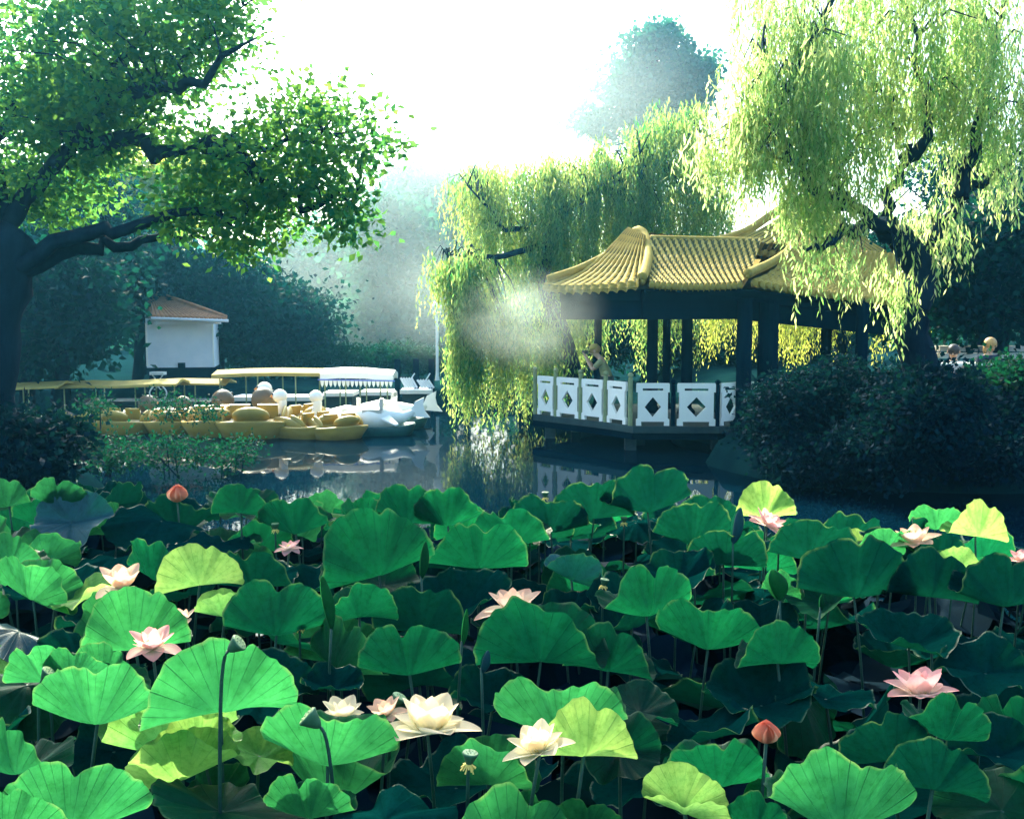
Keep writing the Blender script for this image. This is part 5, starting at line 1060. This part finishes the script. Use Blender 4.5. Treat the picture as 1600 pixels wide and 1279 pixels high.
rolled(1218, 938, 42, 52, 1.40, -12, 'rolled young leaf with a pale rim, right of the middle before dark leaves', 1); rolled(658, 905, 20, 62, 1.42, 8, 'slim rolled young leaf just right of the big central fan', 2)
rolled(722, 1010, 14, 62, 1.40, 8, 'thin pale rolled leaf standing right of the middle fan leaf', 3); rolled(752, 1052, 20, 40, 1.38, 18, 'small silvery rolled leaf with a frayed tip above the largest white flower', 5)
rolled(1145, 850, 24, 60, 1.42, 12, 'silvery rolled leaf left of the drooping pink flower', 7); rolled(1282, 955, 12, 28, 1.38, 6, 'tiny rolled leaf bud before the shaded right leaves', 9); rolled(518, 985, 26, 90, 1.42, -8, 'tall rolled leaf at the left edge of a folded leaf, mid left', 4)
# labels for the leaves: look + nearest landmark
KW = {'F': 'funnel like', 'G': 'deeply cupped', 'B': 'bowl shaped', 'P': 'flat', 'V': 'folded', 'C': 'curled', 'D': 'drooping'}; CW = {'m': 'half shaded', 's': 'silvery', 'n': 'green', 'y': 'yellow green', 'd': 'shaded green'}
ORD = ['nearest', 'second nearest', 'third nearest', 'fourth nearest', 'fifth nearest', 'sixth nearest', 'seventh nearest', 'eighth nearest', 'ninth nearest', 'tenth nearest']
LM = [(668, 1130, 'the largest white flower'), (843, 1160, 'the round white flower'), (534, 1105, 'the rim hidden flower'), (800, 942, 'the wide flat peach flower'), (1438, 1068, 'the neat pink flower'), (240, 993, 'the pink flower at left'),
      (190, 905, 'the spiky pale flower'), (452, 850, 'the back left flower'), (1198, 808, 'the drooping pink flower'), (1430, 835, 'the cup shaped flower'), (277, 765, 'the round orange bud'), (1197, 1137, 'the closed coral bud'), (374, 1003, 'the tall nodding pod'),
      (0, 1279, 'the bottom left corner'), (1600, 1279, 'the bottom right corner'), (0, 850, 'the left edge'), (1000, 1279, 'the bottom edge centre'), (950, 905, 'the silver folded leaf'), (850, 769, 'the farthest seed pod'), (604, 1098, 'the half wilted flower')]
cnt = {}
info = []
for L_ in LEAVES:
    px, py = proj(L_[1] + Vector((0, 0, .08))); d, j = min(((px - a) ** 2 + (py - b_) ** 2, k) for k, (a, b_, c_) in enumerate(LM)); info.append((d, j, px, py, L_))
for d, j, px, py, L_ in sorted(info, key=lambda q: q[0]):
    a, b_, nm = LM[j]; dx, dy = px - a, py - b_; side = ('right of' if dx > 0 else 'left of') if abs(dx) > abs(dy) else ('in front of' if dy > 0 else 'behind')
    size = 'broad ' if L_[2] > .27 else ('small ' if L_[2] < .19 else ''); desc = f"{size}{CW[L_[4]]} {KW[L_[3]]} lotus leaf"
    key = (desc, side, nm); k = cnt.get(key, 0); cnt[key] = k + 1
    tag(L_[0], f"{desc}, {ORD[min(k, 9)]} {side} {nm}", 'lotus leaf', 'lotus leaves')
# ------------------------------------------------------------------ mist and haze
def mist(loc, rad, dens, lab, seed, color=(.88, 1, .98), aniso=.62, scale=1.6):
    m, t, o = newmat('drifting_mist'); L = t.links; v_ = nd(t, 'ShaderNodeVolumePrincipled'); v_.inputs['Color'].default_value = c4(color); v_.inputs['Anisotropy'].default_value = aniso
    tc = nd(t, 'ShaderNodeTexCoord'); ln = nd(t, 'ShaderNodeVectorMath', operation='LENGTH'); L.new(tc.outputs['Object'], ln.inputs[0])
    fo = nd(t, 'ShaderNodeMapRange'); fo.inputs[1].default_value = 1.0; fo.inputs[2].default_value = .15; fo.interpolation_type = 'SMOOTHSTEP'; L.new(ln.outputs['Value'], fo.inputs[0])
    n = nd(t, 'ShaderNodeTexNoise', i_Scale=scale, i_Detail=2.5, i_Roughness=.6, noise_dimensions='4D'); n.inputs['W'].default_value = seed; L.new(tc.outputs['Object'], n.inputs['Vector'])
    mr = nd(t, 'ShaderNodeMapRange'); mr.inputs[1].default_value = .34; mr.inputs[2].default_value = .72; L.new(n.outputs[0], mr.inputs[0])
    ml = nd(t, 'ShaderNodeMath', operation='MULTIPLY'); L.new(fo.outputs[0], ml.inputs[0]); L.new(mr.outputs[0], ml.inputs[1])
    m2 = nd(t, 'ShaderNodeMath', operation='MULTIPLY'); m2.inputs[1].default_value = dens; L.new(ml.outputs[0], m2.inputs[0]); L.new(m2.outputs[0], v_.inputs['Density']); L.new(v_.outputs[0], o.inputs[1])
    mb = MB(); mb.ball((0, 0, 0), 1.0, None, 20, 12); ob = mb.build('mist', m, None, True); ob.location = loc; ob.scale = rad; tag(ob, lab, 'mist', 'drifting mist', 'stuff'); return ob
mist(P(828, 500, 19.6), (1.7, 1.0, 1.15), .5, 'pale mist cloud drifting at the left corner of the pavilion roof', 3.1)
mist(P(570, 430, 42), (8, 7, 5.5), .02, 'bright mist bank between the far trees over the boats', 7.7, scale=1.1)
mist(P(690, 470, 29), (2.4, 2.0, 2.2), .09, 'glowing mist behind the willow curtain', 12.3, scale=1.2)
mist(P(760, 190, 38), (10, 11, 5.5), .05, 'high mist glowing over the weeping willow and in front of the tall tree', 5.9, scale=.9)
hz, t, o = newmat('hazy_air'); v_ = nd(t, 'ShaderNodeVolumePrincipled'); v_.inputs['Color'].default_value = (.14, .62, 1, 1); v_.inputs['Density'].default_value = .0010; v_.inputs['Anisotropy'].default_value = .82; t.links.new(v_.outputs[0], o.inputs[1])  # blue put into the haze colour lifts the shadows to navy
mb = MB(); mb.box((0, 60, 8.5), (160, 150, 20.6)); hb = mb.build('haze', hz); tag(hb, kind='stuff')
